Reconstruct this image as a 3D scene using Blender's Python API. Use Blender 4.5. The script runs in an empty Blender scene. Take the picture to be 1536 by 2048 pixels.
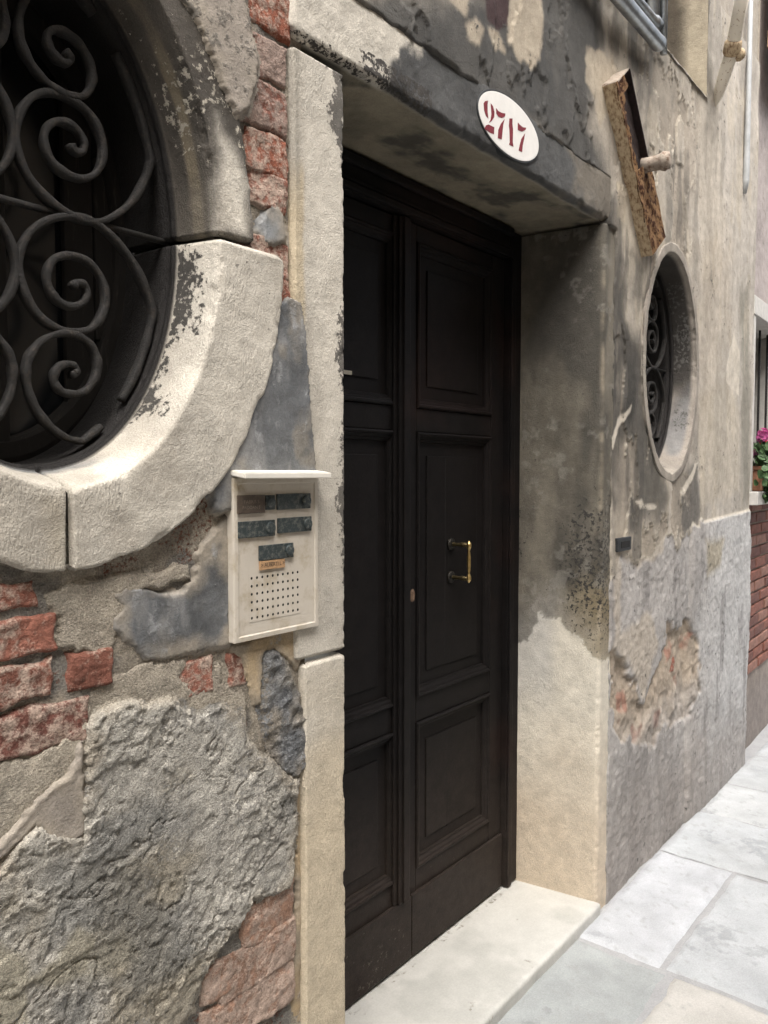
import bpy, bmesh, math, random
import numpy as np
from mathutils import Vector, Matrix
random.seed(7)
R = math.radians
sc = bpy.context.scene
COLL = sc.collection

# ------------------------------------------------------------------ camera
FPX, VPX, HY = 1600.0, 2050.0, 945.0            # focal length in pixels of the 1536 px wide picture
CAM = np.array([0.0, -1.15, 1.50])
PITCH = math.atan((1024 - HY) / FPX)
YAW = math.atan((VPX - 768) / math.hypot(FPX, 1024 - HY))
FW = np.array([math.cos(YAW) * math.cos(PITCH), math.sin(YAW) * math.cos(PITCH), -math.sin(PITCH)])
RT = np.array([math.sin(YAW), -math.cos(YAW), 0.0])
UP = np.cross(RT, FW)
cd = bpy.data.cameras.new('camera')
cam = bpy.data.objects.new('camera', cd)
COLL.objects.link(cam)
cam.matrix_world = Matrix(((RT[0], UP[0], -FW[0], CAM[0]), (RT[1], UP[1], -FW[1], CAM[1]), (RT[2], UP[2], -FW[2], CAM[2]), (0, 0, 0, 1)))
cd.sensor_fit = 'VERTICAL'
cd.sensor_height = 36.0
cd.lens = 36.0 * FPX / 2048.0
cd.clip_start = 0.02
cd.clip_end = 500
sc.camera = cam

# ------------------------------------------------------------------ sky, sun, exposure
SUN_EL, SUN_AZ = 63.0, -136.0                    # azimuth of the sun measured from +X towards +Y
w = bpy.data.worlds.new('World')
sc.world = w
w.use_nodes = True
nt = w.node_tree
nt.nodes.clear()
sky = nt.nodes.new('ShaderNodeTexSky')
sky.sky_type = 'NISHITA'
sky.sun_disc = False
sky.sun_elevation = R(SUN_EL)
sky.sun_rotation = R(90 - SUN_AZ)
sky.air_density = 1.0
sky.dust_density = 6.0
sky.ozone_density = 0.6
bg = nt.nodes.new('ShaderNodeBackground')
bg.inputs['Strength'].default_value = 0.15
out = nt.nodes.new('ShaderNodeOutputWorld')
hsv = nt.nodes.new('ShaderNodeHueSaturation')
hsv.inputs['Saturation'].default_value = 0.42   # thin white overcast
nt.links.new(sky.outputs[0], hsv.inputs['Color'])
nt.links.new(hsv.outputs[0], bg.inputs[0])
nt.links.new(bg.outputs[0], out.inputs[0])
sd = bpy.data.lights.new('sun', 'SUN')
sd.energy = 1.4
sd.angle = R(48)
sd.color = (1.0, 0.98, 0.95)
sun = bpy.data.objects.new('sun', sd)
COLL.objects.link(sun)
sdir = Vector((math.cos(R(SUN_EL)) * math.cos(R(SUN_AZ)), math.cos(R(SUN_EL)) * math.sin(R(SUN_AZ)), math.sin(R(SUN_EL))))
sun.rotation_euler = sdir.to_track_quat('Z', 'Y').to_euler()
sun.location = (2, -4, 9)
sc.view_settings.view_transform = 'Standard'
sc.view_settings.look = 'None'
sc.view_settings.gamma = 1.0
sc.view_settings.use_curve_mapping = False
sc.view_settings.exposure = 1.43
sc.cycles.use_denoising = True
sc.cycles.max_bounces = 6
sc.cycles.diffuse_bounces = 4
sc.cycles.use_adaptive_sampling = True
sc.cycles.adaptive_threshold = 0.03
sc.cycles.sample_clamp_indirect = 8.0

# ------------------------------------------------------------------ projection of a traced outline on to a real plane
def W(px, py, Y=0.0):
    v = FW + RT * ((px - 768) / FPX) - UP * ((py - 1024) / FPX)
    return CAM + v * ((Y - CAM[1]) / v[1])
def WP(poly, Y=0.0):
    return [(float(W(x, y, Y)[0]), float(W(x, y, Y)[2])) for x, y in poly]
def zm(poly, x0, y0, s):
    return [(x0 + x / s, y0 + y / s) for x, y in poly]

# ------------------------------------------------------------------ numpy noise
def _hash(ix, iy, iz, seed):
    h = (ix.astype(np.int64) * 374761393 + iy.astype(np.int64) * 668265263 + iz.astype(np.int64) * 2147483647 + seed * 974634777) & 0xffffffff
    h = ((h ^ (h >> 13)) * 1274126177) & 0xffffffff
    h = ((h ^ (h >> 16)) * 2246822519) & 0xffffffff
    return ((h ^ (h >> 15)) & 0xffff).astype(np.float32) / 65535.0
def vn(x, y, z, seed=0):
    ix, iy, iz = np.floor(x), np.floor(y), np.floor(z)
    fx, fy, fz = x - ix, y - iy, z - iz
    fx, fy, fz = [f * f * f * (f * (f * 6 - 15) + 10) for f in (fx, fy, fz)]
    r = 0
    for dx in (0, 1):
        wx = fx if dx else 1 - fx
        for dy in (0, 1):
            wy = fy if dy else 1 - fy
            for dz in (0, 1):
                wz = fz if dz else 1 - fz
                r = r + wx * wy * wz * _hash(ix + dx, iy + dy, iz + dz, seed)
    return r
def fbm(P, s, o=4, seed=0, st=(1, 1, 1), gain=0.5):
    """fractal noise, about 0.5 in the mean; P (..., 3) in metres, s cycles per metre"""
    a, t, r = 1.0, 0.0, 0
    for k in range(o):
        f = s * 2.03 ** k
        r = r + a * vn(P[..., 0] * f * st[0] + 11.3 * k, P[..., 1] * f * st[1] + 5.7, P[..., 2] * f * st[2] + 3.1 * k, seed + k)
        t += a
        a *= gain
    return r / t
def ridge(P, s, o=4, seed=0, gain=0.5):
    a, t, r = 1.0, 0.0, 0
    for k in range(o):
        f = s * 2.1 ** k
        r = r + a * (1 - np.abs(2 * vn(P[..., 0] * f, P[..., 1] * f + 1.7, P[..., 2] * f, seed + k) - 1))
        t += a
        a *= gain
    return r / t
def ss(e0, e1, x):
    t = np.clip((x - e0) / (e1 - e0), 0, 1)
    return t * t * (3 - 2 * t)
def sdf(poly, X, Z):
    """signed distance to a polygon in the wall plane, negative inside"""
    d = np.full(X.shape, 1e9)
    ins = np.zeros(X.shape, bool)
    n = len(poly)
    for i in range(n):
        ax, az = poly[i]
        bx, bz = poly[(i + 1) % n]
        ex, ez = bx - ax, bz - az
        wx, wz = X - ax, Z - az
        t = np.clip((wx * ex + wz * ez) / (ex * ex + ez * ez + 1e-12), 0, 1)
        d = np.minimum(d, (wx - ex * t) ** 2 + (wz - ez * t) ** 2)
        c = ((az > Z) != (bz > Z))
        ins ^= c & (X < ex * (Z - az) / (ez if abs(ez) > 1e-12 else 1e-12) + ax)
    d = np.sqrt(d)
    return np.where(ins, -d, d)
def M(P, poly, soft=0.01, amp=0.02, s=25, seed=1, Y=0.0, px=True, o=4):
    """soft mask (1 inside) of an outline, its edge broken by noise"""
    if px:
        poly = WP(poly, Y)
    d = sdf(poly, P[..., 0], P[..., 2]) + (fbm(P, s, o, seed) - 0.5) * 2 * amp
    return 1 - ss(-soft, soft, d)
def mix(c, col, m):
    return c + (np.array(col) - c) * np.asarray(m)[..., None]
def const(P, col):
    return np.zeros(P.shape) + np.array(col)

# ------------------------------------------------------------------ materials
def nodes_of(name):
    m = bpy.data.materials.new(name)
    m.use_nodes = True
    t = m.node_tree
    b = t.nodes['Principled BSDF']
    return m, t, b
def N(t, typ, **kw):
    n = t.nodes.new(typ)
    for k, v in kw.items():
        setattr(n, k, v)
    return n
def mathn(t, op, a, b=None, c=None):
    n = N(t, 'ShaderNodeMath', operation=op)
    for i, v in enumerate((a, b, c)):
        if v is None:
            continue
        if isinstance(v, (int, float)):
            n.inputs[i].default_value = v
        else:
            t.links.new(v, n.inputs[i])
    return n.outputs[0]
def noise(t, vec, scale, detail=4, rough=0.6):
    n = N(t, 'ShaderNodeTexNoise')
    n.inputs['Scale'].default_value = scale
    n.inputs['Detail'].default_value = detail
    n.inputs['Roughness'].default_value = rough
    t.links.new(vec, n.inputs['Vector'])
    return n.outputs['Fac']
def maprange(t, v, a, b, c, d, smooth=False):
    n = N(t, 'ShaderNodeMapRange')
    if smooth:
        n.interpolation_type = 'SMOOTHSTEP'
    t.links.new(v, n.inputs['Value'])
    for k, x in zip(('From Min', 'From Max', 'To Min', 'To Max'), (a, b, c, d)):
        n.inputs[k].default_value = x
    return n.outputs['Result']
def mat_weather(name, rough=0.9, bumps=((90, 0.004), (350, 0.0012)), mottle=(45, 0.25), fine=(260, 0.2), flake=(70, 0.9), spec=0.25, crust_h=0.0012, soft=0.03, tool=0.0):
    """colour from the mesh's own paint layer and a flaking second layer (its coverage in alpha), grain and relief from noise"""
    m, t, b = nodes_of(name)
    geo = N(t, 'ShaderNodeTexCoord').outputs['Object']
    a1 = N(t, 'ShaderNodeAttribute', attribute_name='Col')
    a2 = N(t, 'ShaderNodeAttribute', attribute_name='Crust')
    nf = noise(t, geo, flake[0], 5, 0.68)
    e = mathn(t, 'ADD', a2.outputs['Alpha'], mathn(t, 'MULTIPLY', mathn(t, 'SUBTRACT', nf, 0.5), flake[1] * 2))
    fac = maprange(t, e, 0.5 - soft, 0.5 + soft, 0, 1)
    gate = mathn(t, 'MULTIPLY', fac, maprange(t, a2.outputs['Alpha'], 0.0, 0.05, 0, 1))
    mx = N(t, 'ShaderNodeMix', data_type='RGBA')
    t.links.new(gate, mx.inputs['Factor'])
    t.links.new(a1.outputs['Color'], mx.inputs['A'])
    t.links.new(a2.outputs['Color'], mx.inputs['B'])
    n1 = maprange(t, noise(t, geo, mottle[0], 4, 0.62), 0.3, 0.7, 1 - mottle[1], 1 + mottle[1])
    n2 = maprange(t, noise(t, geo, fine[0], 2, 0.7), 0.3, 0.7, 1 - fine[1], 1 + fine[1])
    k = mathn(t, 'MULTIPLY', n1, n2)
    mu = N(t, 'ShaderNodeMix', data_type='RGBA', blend_type='MULTIPLY')
    mu.inputs['Factor'].default_value = 1.0
    t.links.new(mx.outputs['Result'], mu.inputs['A'])
    t.links.new(k, mu.inputs['B'])
    t.links.new(mu.outputs['Result'], b.inputs['Base Color'])
    b.inputs['Roughness'].default_value = rough
    b.inputs['Specular IOR Level'].default_value = spec
    h = None
    for i, (s, d) in enumerate(bumps):
        v = mathn(t, 'MULTIPLY', noise(t, geo, s, 3, 0.6), d)
        h = v if h is None else mathn(t, 'ADD', h, v)
    if tool:
        mp = N(t, 'ShaderNodeMapping')
        mp.inputs['Rotation'].default_value = (0, 0.7, 0)
        mp.inputs['Scale'].default_value = (1.0, 1.0, 0.28)
        t.links.new(geo, mp.inputs['Vector'])
        h = mathn(t, 'ADD', h, mathn(t, 'MULTIPLY', mathn(t, 'MULTIPLY', noise(t, mp.outputs['Vector'], 300, 2, 0.6), maprange(t, noise(t, geo, 9, 2), 0.35, 0.65, 0.15, 1.5)), tool))
    h = mathn(t, 'ADD', h, mathn(t, 'MULTIPLY', gate, crust_h))
    bp = N(t, 'ShaderNodeBump')
    bp.inputs['Strength'].default_value = 1.0
    bp.inputs['Distance'].default_value = 1.0
    t.links.new(h, bp.inputs['Height'])
    t.links.new(bp.outputs['Normal'], b.inputs['Normal'])
    return m
def mat_plain(name, col, rough=0.6, metal=0.0, var=0.2, scale=60, bump=0.0005, spec=0.4, col2=None, thr=(0.45, 0.6), stretch=None):
    m, t, b = nodes_of(name)
    geo = N(t, 'ShaderNodeTexCoord').outputs['Object']
    if stretch:
        mp = N(t, 'ShaderNodeMapping')
        mp.inputs['Scale'].default_value = stretch
        t.links.new(geo, mp.inputs['Vector'])
        geo = mp.outputs['Vector']
    n1 = noise(t, geo, scale, 6, 0.65)
    mx = N(t, 'ShaderNodeMix', data_type='RGBA')
    c2 = col2 if col2 else tuple(c * (1 - var * 1.5) for c in col)
    mx.inputs['A'].default_value = (*[min(1, c * (1 + var * 0.3)) for c in col], 1)
    mx.inputs['B'].default_value = (*c2, 1)
    t.links.new(maprange(t, n1, thr[0], thr[1], 0, 1) if col2 else maprange(t, n1, 0.3, 0.7, 0, 1), mx.inputs['Factor'])
    t.links.new(mx.outputs['Result'], b.inputs['Base Color'])
    b.inputs['Roughness'].default_value = rough
    b.inputs['Metallic'].default_value = metal
    b.inputs['Specular IOR Level'].default_value = spec
    if bump:
        bp = N(t, 'ShaderNodeBump')
        bp.inputs['Distance'].default_value = 1.0
        t.links.new(mathn(t, 'MULTIPLY', noise(t, geo, scale * 2.5, 5, 0.6), bump), bp.inputs['Height'])
        t.links.new(bp.outputs['Normal'], b.inputs['Normal'])
    return m
STONE = mat_weather('istrian_stone', 0.85, ((95, 0.0012), (320, 0.0016)), (24, 0.13), (340, 0.18), (75, 0.8), soft=0.05, tool=0.0022)
PLASTER = mat_weather('old_plaster', 0.92, ((70, 0.0018), (260, 0.0014), (620, 0.0008)), (22, 0.16), (300, 0.16), (45, 0.8), soft=0.07)
RENDER = mat_weather('rough_cement_render', 0.95, ((210, 0.0062), (480, 0.0042)), (45, 0.24), (300, 0.34), (120, 0.8), soft=0.10)
CEMENT = mat_weather('smooth_cement', 0.75, ((70, 0.0012), (320, 0.0010)), (22, 0.25), (200, 0.14), (28, 0.8), 0.35, soft=0.16)
BRICKM = mat_weather('brick', 0.95, ((130, 0.0036), (420, 0.0022)), (60, 0.24), (280, 0.26), (70, 0.9), soft=0.16)
PAVE = mat_weather('paving_stone', 0.72, ((45, 0.0012), (220, 0.0012), (600, 0.0006)), (10, 0.10), (200, 0.10), (26, 0.8), 0.3, soft=0.12)
MARBLE = mat_weather('threshold_stone', 0.55, ((20, 0.0008), (300, 0.0005)), (14, 0.08), (160, 0.06), (40, 0.8), 0.4, soft=0.1)
WOOD = mat_weather('dark_painted_wood', 0.55, ((90, 0.0005), (300, 0.0005)), (25, 0.25), (160, 0.2), (60, 0.8), 0.10, 0.0003)
IRON = mat_plain('wrought_iron', (0.020, 0.019, 0.018), 0.8, 0.0, 0.5, 90, 0.0024, 0.25, (0.050, 0.042, 0.035), (0.5, 0.75))
BRASS = mat_plain('brass', (0.72, 0.52, 0.22), 0.3, 1.0, 0.2, 80, 0.0002)
DARKBRASS = mat_plain('tarnished_brass', (0.025, 0.022, 0.018), 0.5, 0.6, 0.4, 90, 0.0006)
STEMB = mat_plain('dull_brass', (0.13, 0.10, 0.05), 0.5, 0.9, 0.3, 90, 0.0004)
BEIGE = mat_plain('beige_painted_metal', (0.50, 0.455, 0.385), 0.6, 0.0, 0.12, 22, 0.0006, 0.3, (0.36, 0.30, 0.21), (0.50, 0.72))
WHITEP = mat_plain('white_painted_metal', (0.72, 0.69, 0.62), 0.5, 0.0, 0.08, 30, 0.0002)
VERDI = mat_plain('corroded_bronze', (0.035, 0.045, 0.046), 0.6, 0.3, 0.5, 130, 0.001, 0.4, (0.15, 0.155, 0.135), (0.48, 0.66))
BROWNP = mat_plain('brown_name_plate', (0.10, 0.075, 0.055), 0.5, 0.0, 0.3, 120, 0.0003)
TAGM = mat_plain('copper_tag', (0.52, 0.32, 0.17), 0.5, 0.2, 0.2, 90, 0.0003)
PRINT = mat_plain('tag_print', (0.04, 0.035, 0.03), 0.7)
PALEPRINT = mat_plain('plate_print', (0.24, 0.20, 0.16), 0.7)
DARK = mat_plain('recess_shade', (0.012, 0.011, 0.010), 0.9, 0, 0.2, 20, 0)  # near-black in place of shade in holes, gaps and recesses
ENAMEL = mat_plain('white_plaque_paint', (0.74, 0.72, 0.68), 0.6, 0.0, 0.06, 35, 0.0004)
RIMM = mat_plain('plaque_rim_paint', (0.03, 0.032, 0.033), 0.7, 0.0, 0.3, 50)
REDD = mat_plain('dark_red_paint', (0.20, 0.018, 0.028), 0.65, 0.0, 0.25, 80, 0.0003)
RUST = mat_plain('rusted_sheet', (0.19, 0.112, 0.058), 0.95, 0.0, 0.4, 48, 0.007, 0.1, (0.05, 0.022, 0.013), (0.47, 0.57))
RUSTPALE = mat_plain('rust_and_lit_tone', (0.47, 0.37, 0.245), 0.95, 0.0, 0.3, 22, 0.004, 0.1, (0.20, 0.125, 0.07), (0.45, 0.66), (4, 4, 0.9))  # pale rust; the bracket side's lit tone is put into this colour
RUSTDARK = mat_plain('shaded_rust', (0.030, 0.018, 0.016), 0.95, 0.0, 0.4, 60, 0.001)  # shade of the bracket's hollow put into a darker rust colour
GREYIRON = mat_plain('weathered_iron_stub', (0.32, 0.27, 0.22), 0.85, 0.1, 0.4, 60, 0.003, 0.3, (0.15, 0.09, 0.06), (0.5, 0.65))
CHIPPED = mat_plain('chipped_white_paint_on_iron', (0.74, 0.68, 0.57), 0.7, 0.0, 0.1, 70, 0.0015, 0.3, (0.30, 0.17, 0.08), (0.60, 0.66))
GALV = mat_plain('galvanised_steel', (0.42, 0.44, 0.45), 0.42, 0.85, 0.25, 30, 0.0004)
GLASS = mat_plain('dark_window_glass', (0.006, 0.007, 0.008), 0.15, 0.0, 0.2, 6, 0, 0.5)
PVC = mat_plain('grey_white_conduit', (0.46, 0.47, 0.47), 0.5, 0.0, 0.15, 20, 0.0003)
MORTM = mat_plain('dark_joint_mortar', (0.11, 0.095, 0.075), 0.95, 0, 0.3, 60, 0.001)
BOARD = mat_plain('bare_shutter_board', (0.42, 0.27, 0.16), 0.8, 0.0, 0.25, 12, 0.001, 0.2, (0.26, 0.15, 0.08), (0.5, 0.75), (8, 8, 0.8))
OLDWOOD = mat_plain('old_casement_wood', (0.016, 0.0145, 0.013), 0.9, 0.0, 0.5, 20, 0.001, 0.1, (0.05, 0.045, 0.038), (0.60, 0.74), (6, 6, 0.7))
BOXM = mat_plain('dark_metal_cover', (0.035, 0.037, 0.038), 0.5, 0.4, 0.3, 60, 0.0004)
LEAF = mat_plain('geranium_leaf', (0.055, 0.11, 0.035), 0.6, 0, 0.4, 40, 0)
PINK = mat_plain('pink_petal', (0.62, 0.13, 0.36), 0.6, 0, 0.2, 40, 0)
REDF = mat_plain('red_petal', (0.60, 0.035, 0.04), 0.6, 0, 0.2, 40, 0)
PALEST = mat_plain('pale_window_stone', (0.56, 0.54, 0.50), 0.8, 0, 0.15, 30, 0.001)
TERRA = mat_plain('terracotta', (0.42, 0.20, 0.12), 0.85, 0, 0.2, 40, 0.0006)
TAPE = mat_plain('paper_scrap', (0.30, 0.28, 0.23), 0.8, 0, 0.1, 60, 0)

# ------------------------------------------------------------------ object helpers
PLOC = {}
def empty(name, loc, label, cat, group=None):
    o = bpy.data.objects.new(name, None)
    o.location = loc
    o.empty_display_size = 0.1
    COLL.objects.link(o)
    PLOC[o.name] = Vector(loc)
    o['label'] = label
    o['category'] = cat
    if group:
        o['group'] = group
    return o
def part_empty(name, loc, parent):
    o = bpy.data.objects.new(name, None)
    COLL.objects.link(o)
    o.parent = parent
    o.location = Vector(loc) - PLOC[parent.name]
    PLOC[o.name] = Vector(loc)
    return o
def link(o, parent=None):
    COLL.objects.link(o)
    if parent is not None:
        o.parent = parent
        o.location = o.location - PLOC[parent.name]
        PLOC[o.name] = Vector(PLOC[parent.name]) + o.location
    else:
        PLOC[o.name] = Vector(o.location)
    return o
def tag(o, label=None, cat=None, group=None, kind=None):
    for k, v in (('label', label), ('category', cat), ('group', group), ('kind', kind)):
        if v:
            o[k] = v
    return o
def mesh_np(name, V, F, mat, parent=None, col=None, crust=None, smooth=True):
    me = bpy.data.meshes.new(name)
    V = np.asarray(V, np.float32).reshape(-1, 3)
    F = np.asarray(F, np.int32)
    me.vertices.add(len(V))
    me.vertices.foreach_set('co', V.ravel())
    k = F.shape[1]
    me.loops.add(F.size)
    me.loops.foreach_set('vertex_index', F.ravel())
    me.polygons.add(len(F))
    me.polygons.foreach_set('loop_start', np.arange(0, F.size, k, dtype=np.int32))
    me.update(calc_edges=True)
    if col is not None:
        a = me.attributes.new('Col', 'FLOAT_COLOR', 'POINT')
        c4 = np.ones((len(V), 4), np.float32)
        c4[:, :3] = np.clip(np.asarray(col).reshape(-1, 3), 0.002, 0.85)
        a.data.foreach_set('color', c4.ravel())
        a = me.attributes.new('Crust', 'FLOAT_COLOR', 'POINT')
        c4 = np.zeros((len(V), 4), np.float32)
        if crust is not None:
            c4[:] = np.asarray(crust).reshape(-1, 4)
        a.data.foreach_set('color', c4.ravel())
    if smooth:
        me.polygons.foreach_set('use_smooth', np.ones(len(F), bool))
    me.materials.append(mat)
    me.validate()
    return link(bpy.data.objects.new(name, me), parent)
def grid_faces(nu, nv, closed_u=False):
    iu = np.arange(nu if closed_u else nu - 1)
    i, j = np.meshgrid(iu, np.arange(nv - 1), indexing='ij')
    a = i * nv + j
    b = ((i + 1) % nu) * nv + j
    return np.stack([a, b, b + 1, a + 1], -1).reshape(-1, 4)
def normals(P):
    du = np.gradient(P, axis=0)
    dv = np.gradient(P, axis=1)
    n = np.cross(du, dv)
    return n / (np.linalg.norm(n, axis=-1, keepdims=True) + 1e-12)
def surf(name, P, mat, parent, paint, disp=None, flip=False, keep=None):
    """a grid of points as a skin; disp(P) pushes it along its normal, paint(P) gives colour and flaking layer"""
    n = normals(P)
    if flip:
        n = -n
    Q = P if disp is None else P + n * disp(P)[..., None]
    F = grid_faces(P.shape[0], P.shape[1])
    if keep is not None:
        F = F[keep.reshape(-1)[F].all(1)]
        used = np.unique(F)
        mp = np.full(P.shape[0] * P.shape[1], -1)
        mp[used] = np.arange(len(used))
        F = mp[F]
        Pk = P.reshape(-1, 3)[used]
        r = paint(Pk)
        Q = Q.reshape(-1, 3)[used]
    else:
        r = paint(P)
    if flip:
        F = F[:, ::-1]
    c, k = r if isinstance(r, tuple) else (r, None)
    return mesh_np(name, Q, F, mat, parent, c, k)
def crust(P, col, m):
    return np.concatenate([const(P, col), np.asarray(m)[..., None]], -1)
def bm_obj(name, bm, mat, parent=None, smooth=False, col=None):
    me = bpy.data.meshes.new(name)
    bmesh.ops.recalc_face_normals(bm, faces=bm.faces[:])
    bm.to_mesh(me)
    bm.free()
    me.materials.append(mat)
    if smooth:
        me.polygons.foreach_set('use_smooth', np.ones(len(me.polygons), bool))
    if col is not None:
        V = np.zeros((len(me.vertices), 3), np.float32)
        me.vertices.foreach_get('co', V.ravel())
        r = col(V)
        c, k = r if isinstance(r, tuple) else (r, None)
        for nm, arr in (('Col', c), ('Crust', k)):
            a = me.attributes.new(nm, 'FLOAT_COLOR', 'POINT')
            c4 = np.zeros((len(V), 4), np.float32)
            if arr is not None:
                c4[:, :arr.shape[1]] = arr
            if nm == 'Col':
                c4[:, 3] = 1
            a.data.foreach_set('color', c4.ravel())
    return link(bpy.data.objects.new(name, me), parent)
def bm_box(bm, x0, x1, y0, y1, z0, z1, bev=0.0, seg=2):
    r = bmesh.ops.create_cube(bm, size=1.0)
    vs = r['verts']
    for v in vs:
        v.co = Vector((x0 + (v.co.x + 0.5) * (x1 - x0), y0 + (v.co.y + 0.5) * (y1 - y0), z0 + (v.co.z + 0.5) * (z1 - z0)))
    if bev:
        es = list({e for v in vs for e in v.link_edges})
        bmesh.ops.bevel(bm, geom=es, offset=bev, segments=seg, affect='EDGES', profile=0.5)
    return vs
def box(name, x0, x1, y0, y1, z0, z1, mat, parent=None, bev=0.003, col=None):
    bm = bmesh.new()
    bm_box(bm, x0, x1, y0, y1, z0, z1, bev)
    return bm_obj(name, bm, mat, parent, False, col)
def rings(name, loops, mat, parent=None, close_last=True, col=None, closed_profile=False):
    """rings of four or more corners joined one to the next (mitred frames, raised panels)"""
    bm = bmesh.new()
    L = [[bm.verts.new(p) for p in lp] for lp in loops]
    n = len(L[0])
    seq = L + [L[0]] if closed_profile else L
    for a, b in zip(seq[:-1], seq[1:]):
        for i in range(n):
            bm.faces.new((a[i], a[(i + 1) % n], b[(i + 1) % n], b[i]))
    if close_last and not closed_profile:
        bm.faces.new(L[-1])
    return bm_obj(name, bm, mat, parent, False, col)
def rect(x0, x1, z0, z1, i, y):
    return [(x0 + i, y, z0 + i), (x1 - i, y, z0 + i), (x1 - i, y, z1 - i), (x0 + i, y, z1 - i)]
def tube_np(pts, rad, n=10, up=(0, 1, 0), aspect=1.0, power=2.0, cap=True):
    """a bar along a line of points; rad a number or one per point; aspect stretches it along up"""
    pts = np.asarray(pts, float)
    m = len(pts)
    T = np.gradient(pts, axis=0)
    T /= np.linalg.norm(T, axis=1, keepdims=True) + 1e-12
    u = np.zeros((m, 3)) + np.array(up, float)
    u -= T * (u * T).sum(1, keepdims=True)
    u /= np.linalg.norm(u, axis=1, keepdims=True) + 1e-12
    s = np.cross(T, u)
    rad = np.zeros(m) + np.asarray(rad, float)
    th = np.arange(n) / n * 2 * math.pi + math.pi / n
    cs, sn = np.cos(th), np.sin(th)
    q = (np.abs(cs) ** power + np.abs(sn) ** power) ** (-1 / power)
    V = pts[:, None] + rad[:, None, None] * q[None, :, None] * (s[:, None] * cs[None, :, None] + u[:, None] * sn[None, :, None] * aspect)
    V = V.reshape(-1, 3)
    F = []
    for i in range(m - 1):
        for j in range(n):
            k = (j + 1) % n
            F.append((i * n + j, i * n + k, (i + 1) * n + k, (i + 1) * n + j))
    V = np.vstack([V, pts[:1], pts[-1:]])
    if cap:
        a, b = len(V) - 2, len(V) - 1
        for j in range(n):
            k = (j + 1) % n
            F.append((a, k, j, j))
            F.append((b, (m - 1) * n + j, (m - 1) * n + k, (m - 1) * n + k))
    return V, F
def tube(name, pts, rad, mat, parent=None, **kw):
    V, F = tube_np(pts, rad, **kw)
    bm = bmesh.new()
    vs = [bm.verts.new(v) for v in V]
    for f in F:
        f = list(dict.fromkeys(f))
        bm.faces.new([vs[i] for i in f])
    return bm_obj(name, bm, mat, parent, True)
def catmull(p, k=8):
    p = np.asarray(p, float)
    q = np.vstack([2 * p[0] - p[1], p, 2 * p[-1] - p[-2]])
    r = []
    for i in range(1, len(q) - 2):
        for t in np.arange(k) / k:
            a, b, c, d = q[i - 1], q[i], q[i + 1], q[i + 2]
            r.append(0.5 * (2 * b + (c - a) * t + (2 * a - 5 * b + 4 * c - d) * t * t + (3 * b - a - 3 * c + d) * t ** 3))
    r.append(p[-1])
    return np.array(r)
def gridXZ(x0, x1, z0, z1, res, Y):
    nx, nz = max(2, int(round((x1 - x0) / res)) + 1), max(2, int(round((z1 - z0) / res)) + 1)
    x, z = np.meshgrid(np.linspace(x0, x1, nx), np.linspace(z0, z1, nz), indexing='ij')
    return np.stack([x, np.full_like(x, Y), z], -1)

G = -0.07                     # pavement level
DY = 0.325                    # door plane
XL, XR = 1.305, 2.655         # door opening
ZT = 2.365                    # lintel soffit
OC1, OC2 = (0.655, 1.925), (3.32, 1.945)
OA, OB = 0.298, 0.446

# palette: real base colours
C_STONE = (0.50, 0.465, 0.40); C_STONEW = (0.50, 0.415, 0.285); C_SOOT = (0.055, 0.05, 0.045); C_GREYC = (0.060, 0.056, 0.050)
C_MORTAR = (0.305, 0.268, 0.215); C_BEIGE = (0.40, 0.355, 0.285); C_RENDER = (0.42, 0.398, 0.35); C_BLUE = (0.112, 0.116, 0.119)
C_TAUPE = (0.375, 0.335, 0.28); C_PALE = (0.46, 0.41, 0.33); C_BRICK = (0.25, 0.085, 0.055)

# ================================================================== THE SETTING: pavement
def pave_paint(seed, tone):
    def f(P):
        c = const(P, tone)
        c = c * (0.86 + 0.28 * fbm(P, 7, 4, seed)[..., None])
        m = ss(0.50, 0.64, fbm(P, 4, 5, seed + 9))
        c = mix(c, (0.27, 0.27, 0.26), 0.45 * ss(0.70, 0.78, fbm(P, 45, 3, seed + 4)))
        c = mix(c, (0.33, 0.335, 0.33), 0.5 * ss(0.5, 0.7, fbm(P, 3, 5, 21)))
        return c, crust(P, tuple(t * 0.80 for t in tone), 0.55 * m)
    return f
pv = box('pavement', -7, 24, -2.75, 0.30, G - 0.30, G - 0.0085, PAVE, None, 0, lambda V: np.zeros((len(V), 3)) + 0.33)
tag(pv, 'narrow alley pavement of large worn pale stone slabs', kind='structure')
rows = [(-2.2, -1.45), (-1.45, -0.7), (-0.7, 0.05), (0.05, 0.85), (0.85, 1.62), (1.62, 2.475), (2.475, 3.27), (3.27, 3.77), (3.77, 4.21), (4.21, 4.72), (4.72, 5.3), (5.3, 6.0), (6.0, 6.7), (6.7, 7.5), (7.5, 8.3), (8.3, 9.2)]
splits = {5: [-0.335, -0.95, -1.6], 6: [-0.297, -0.80, -1.45], 7: [-0.62, -1.3], 8: [-0.45, -1.1, -1.8]}
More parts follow.
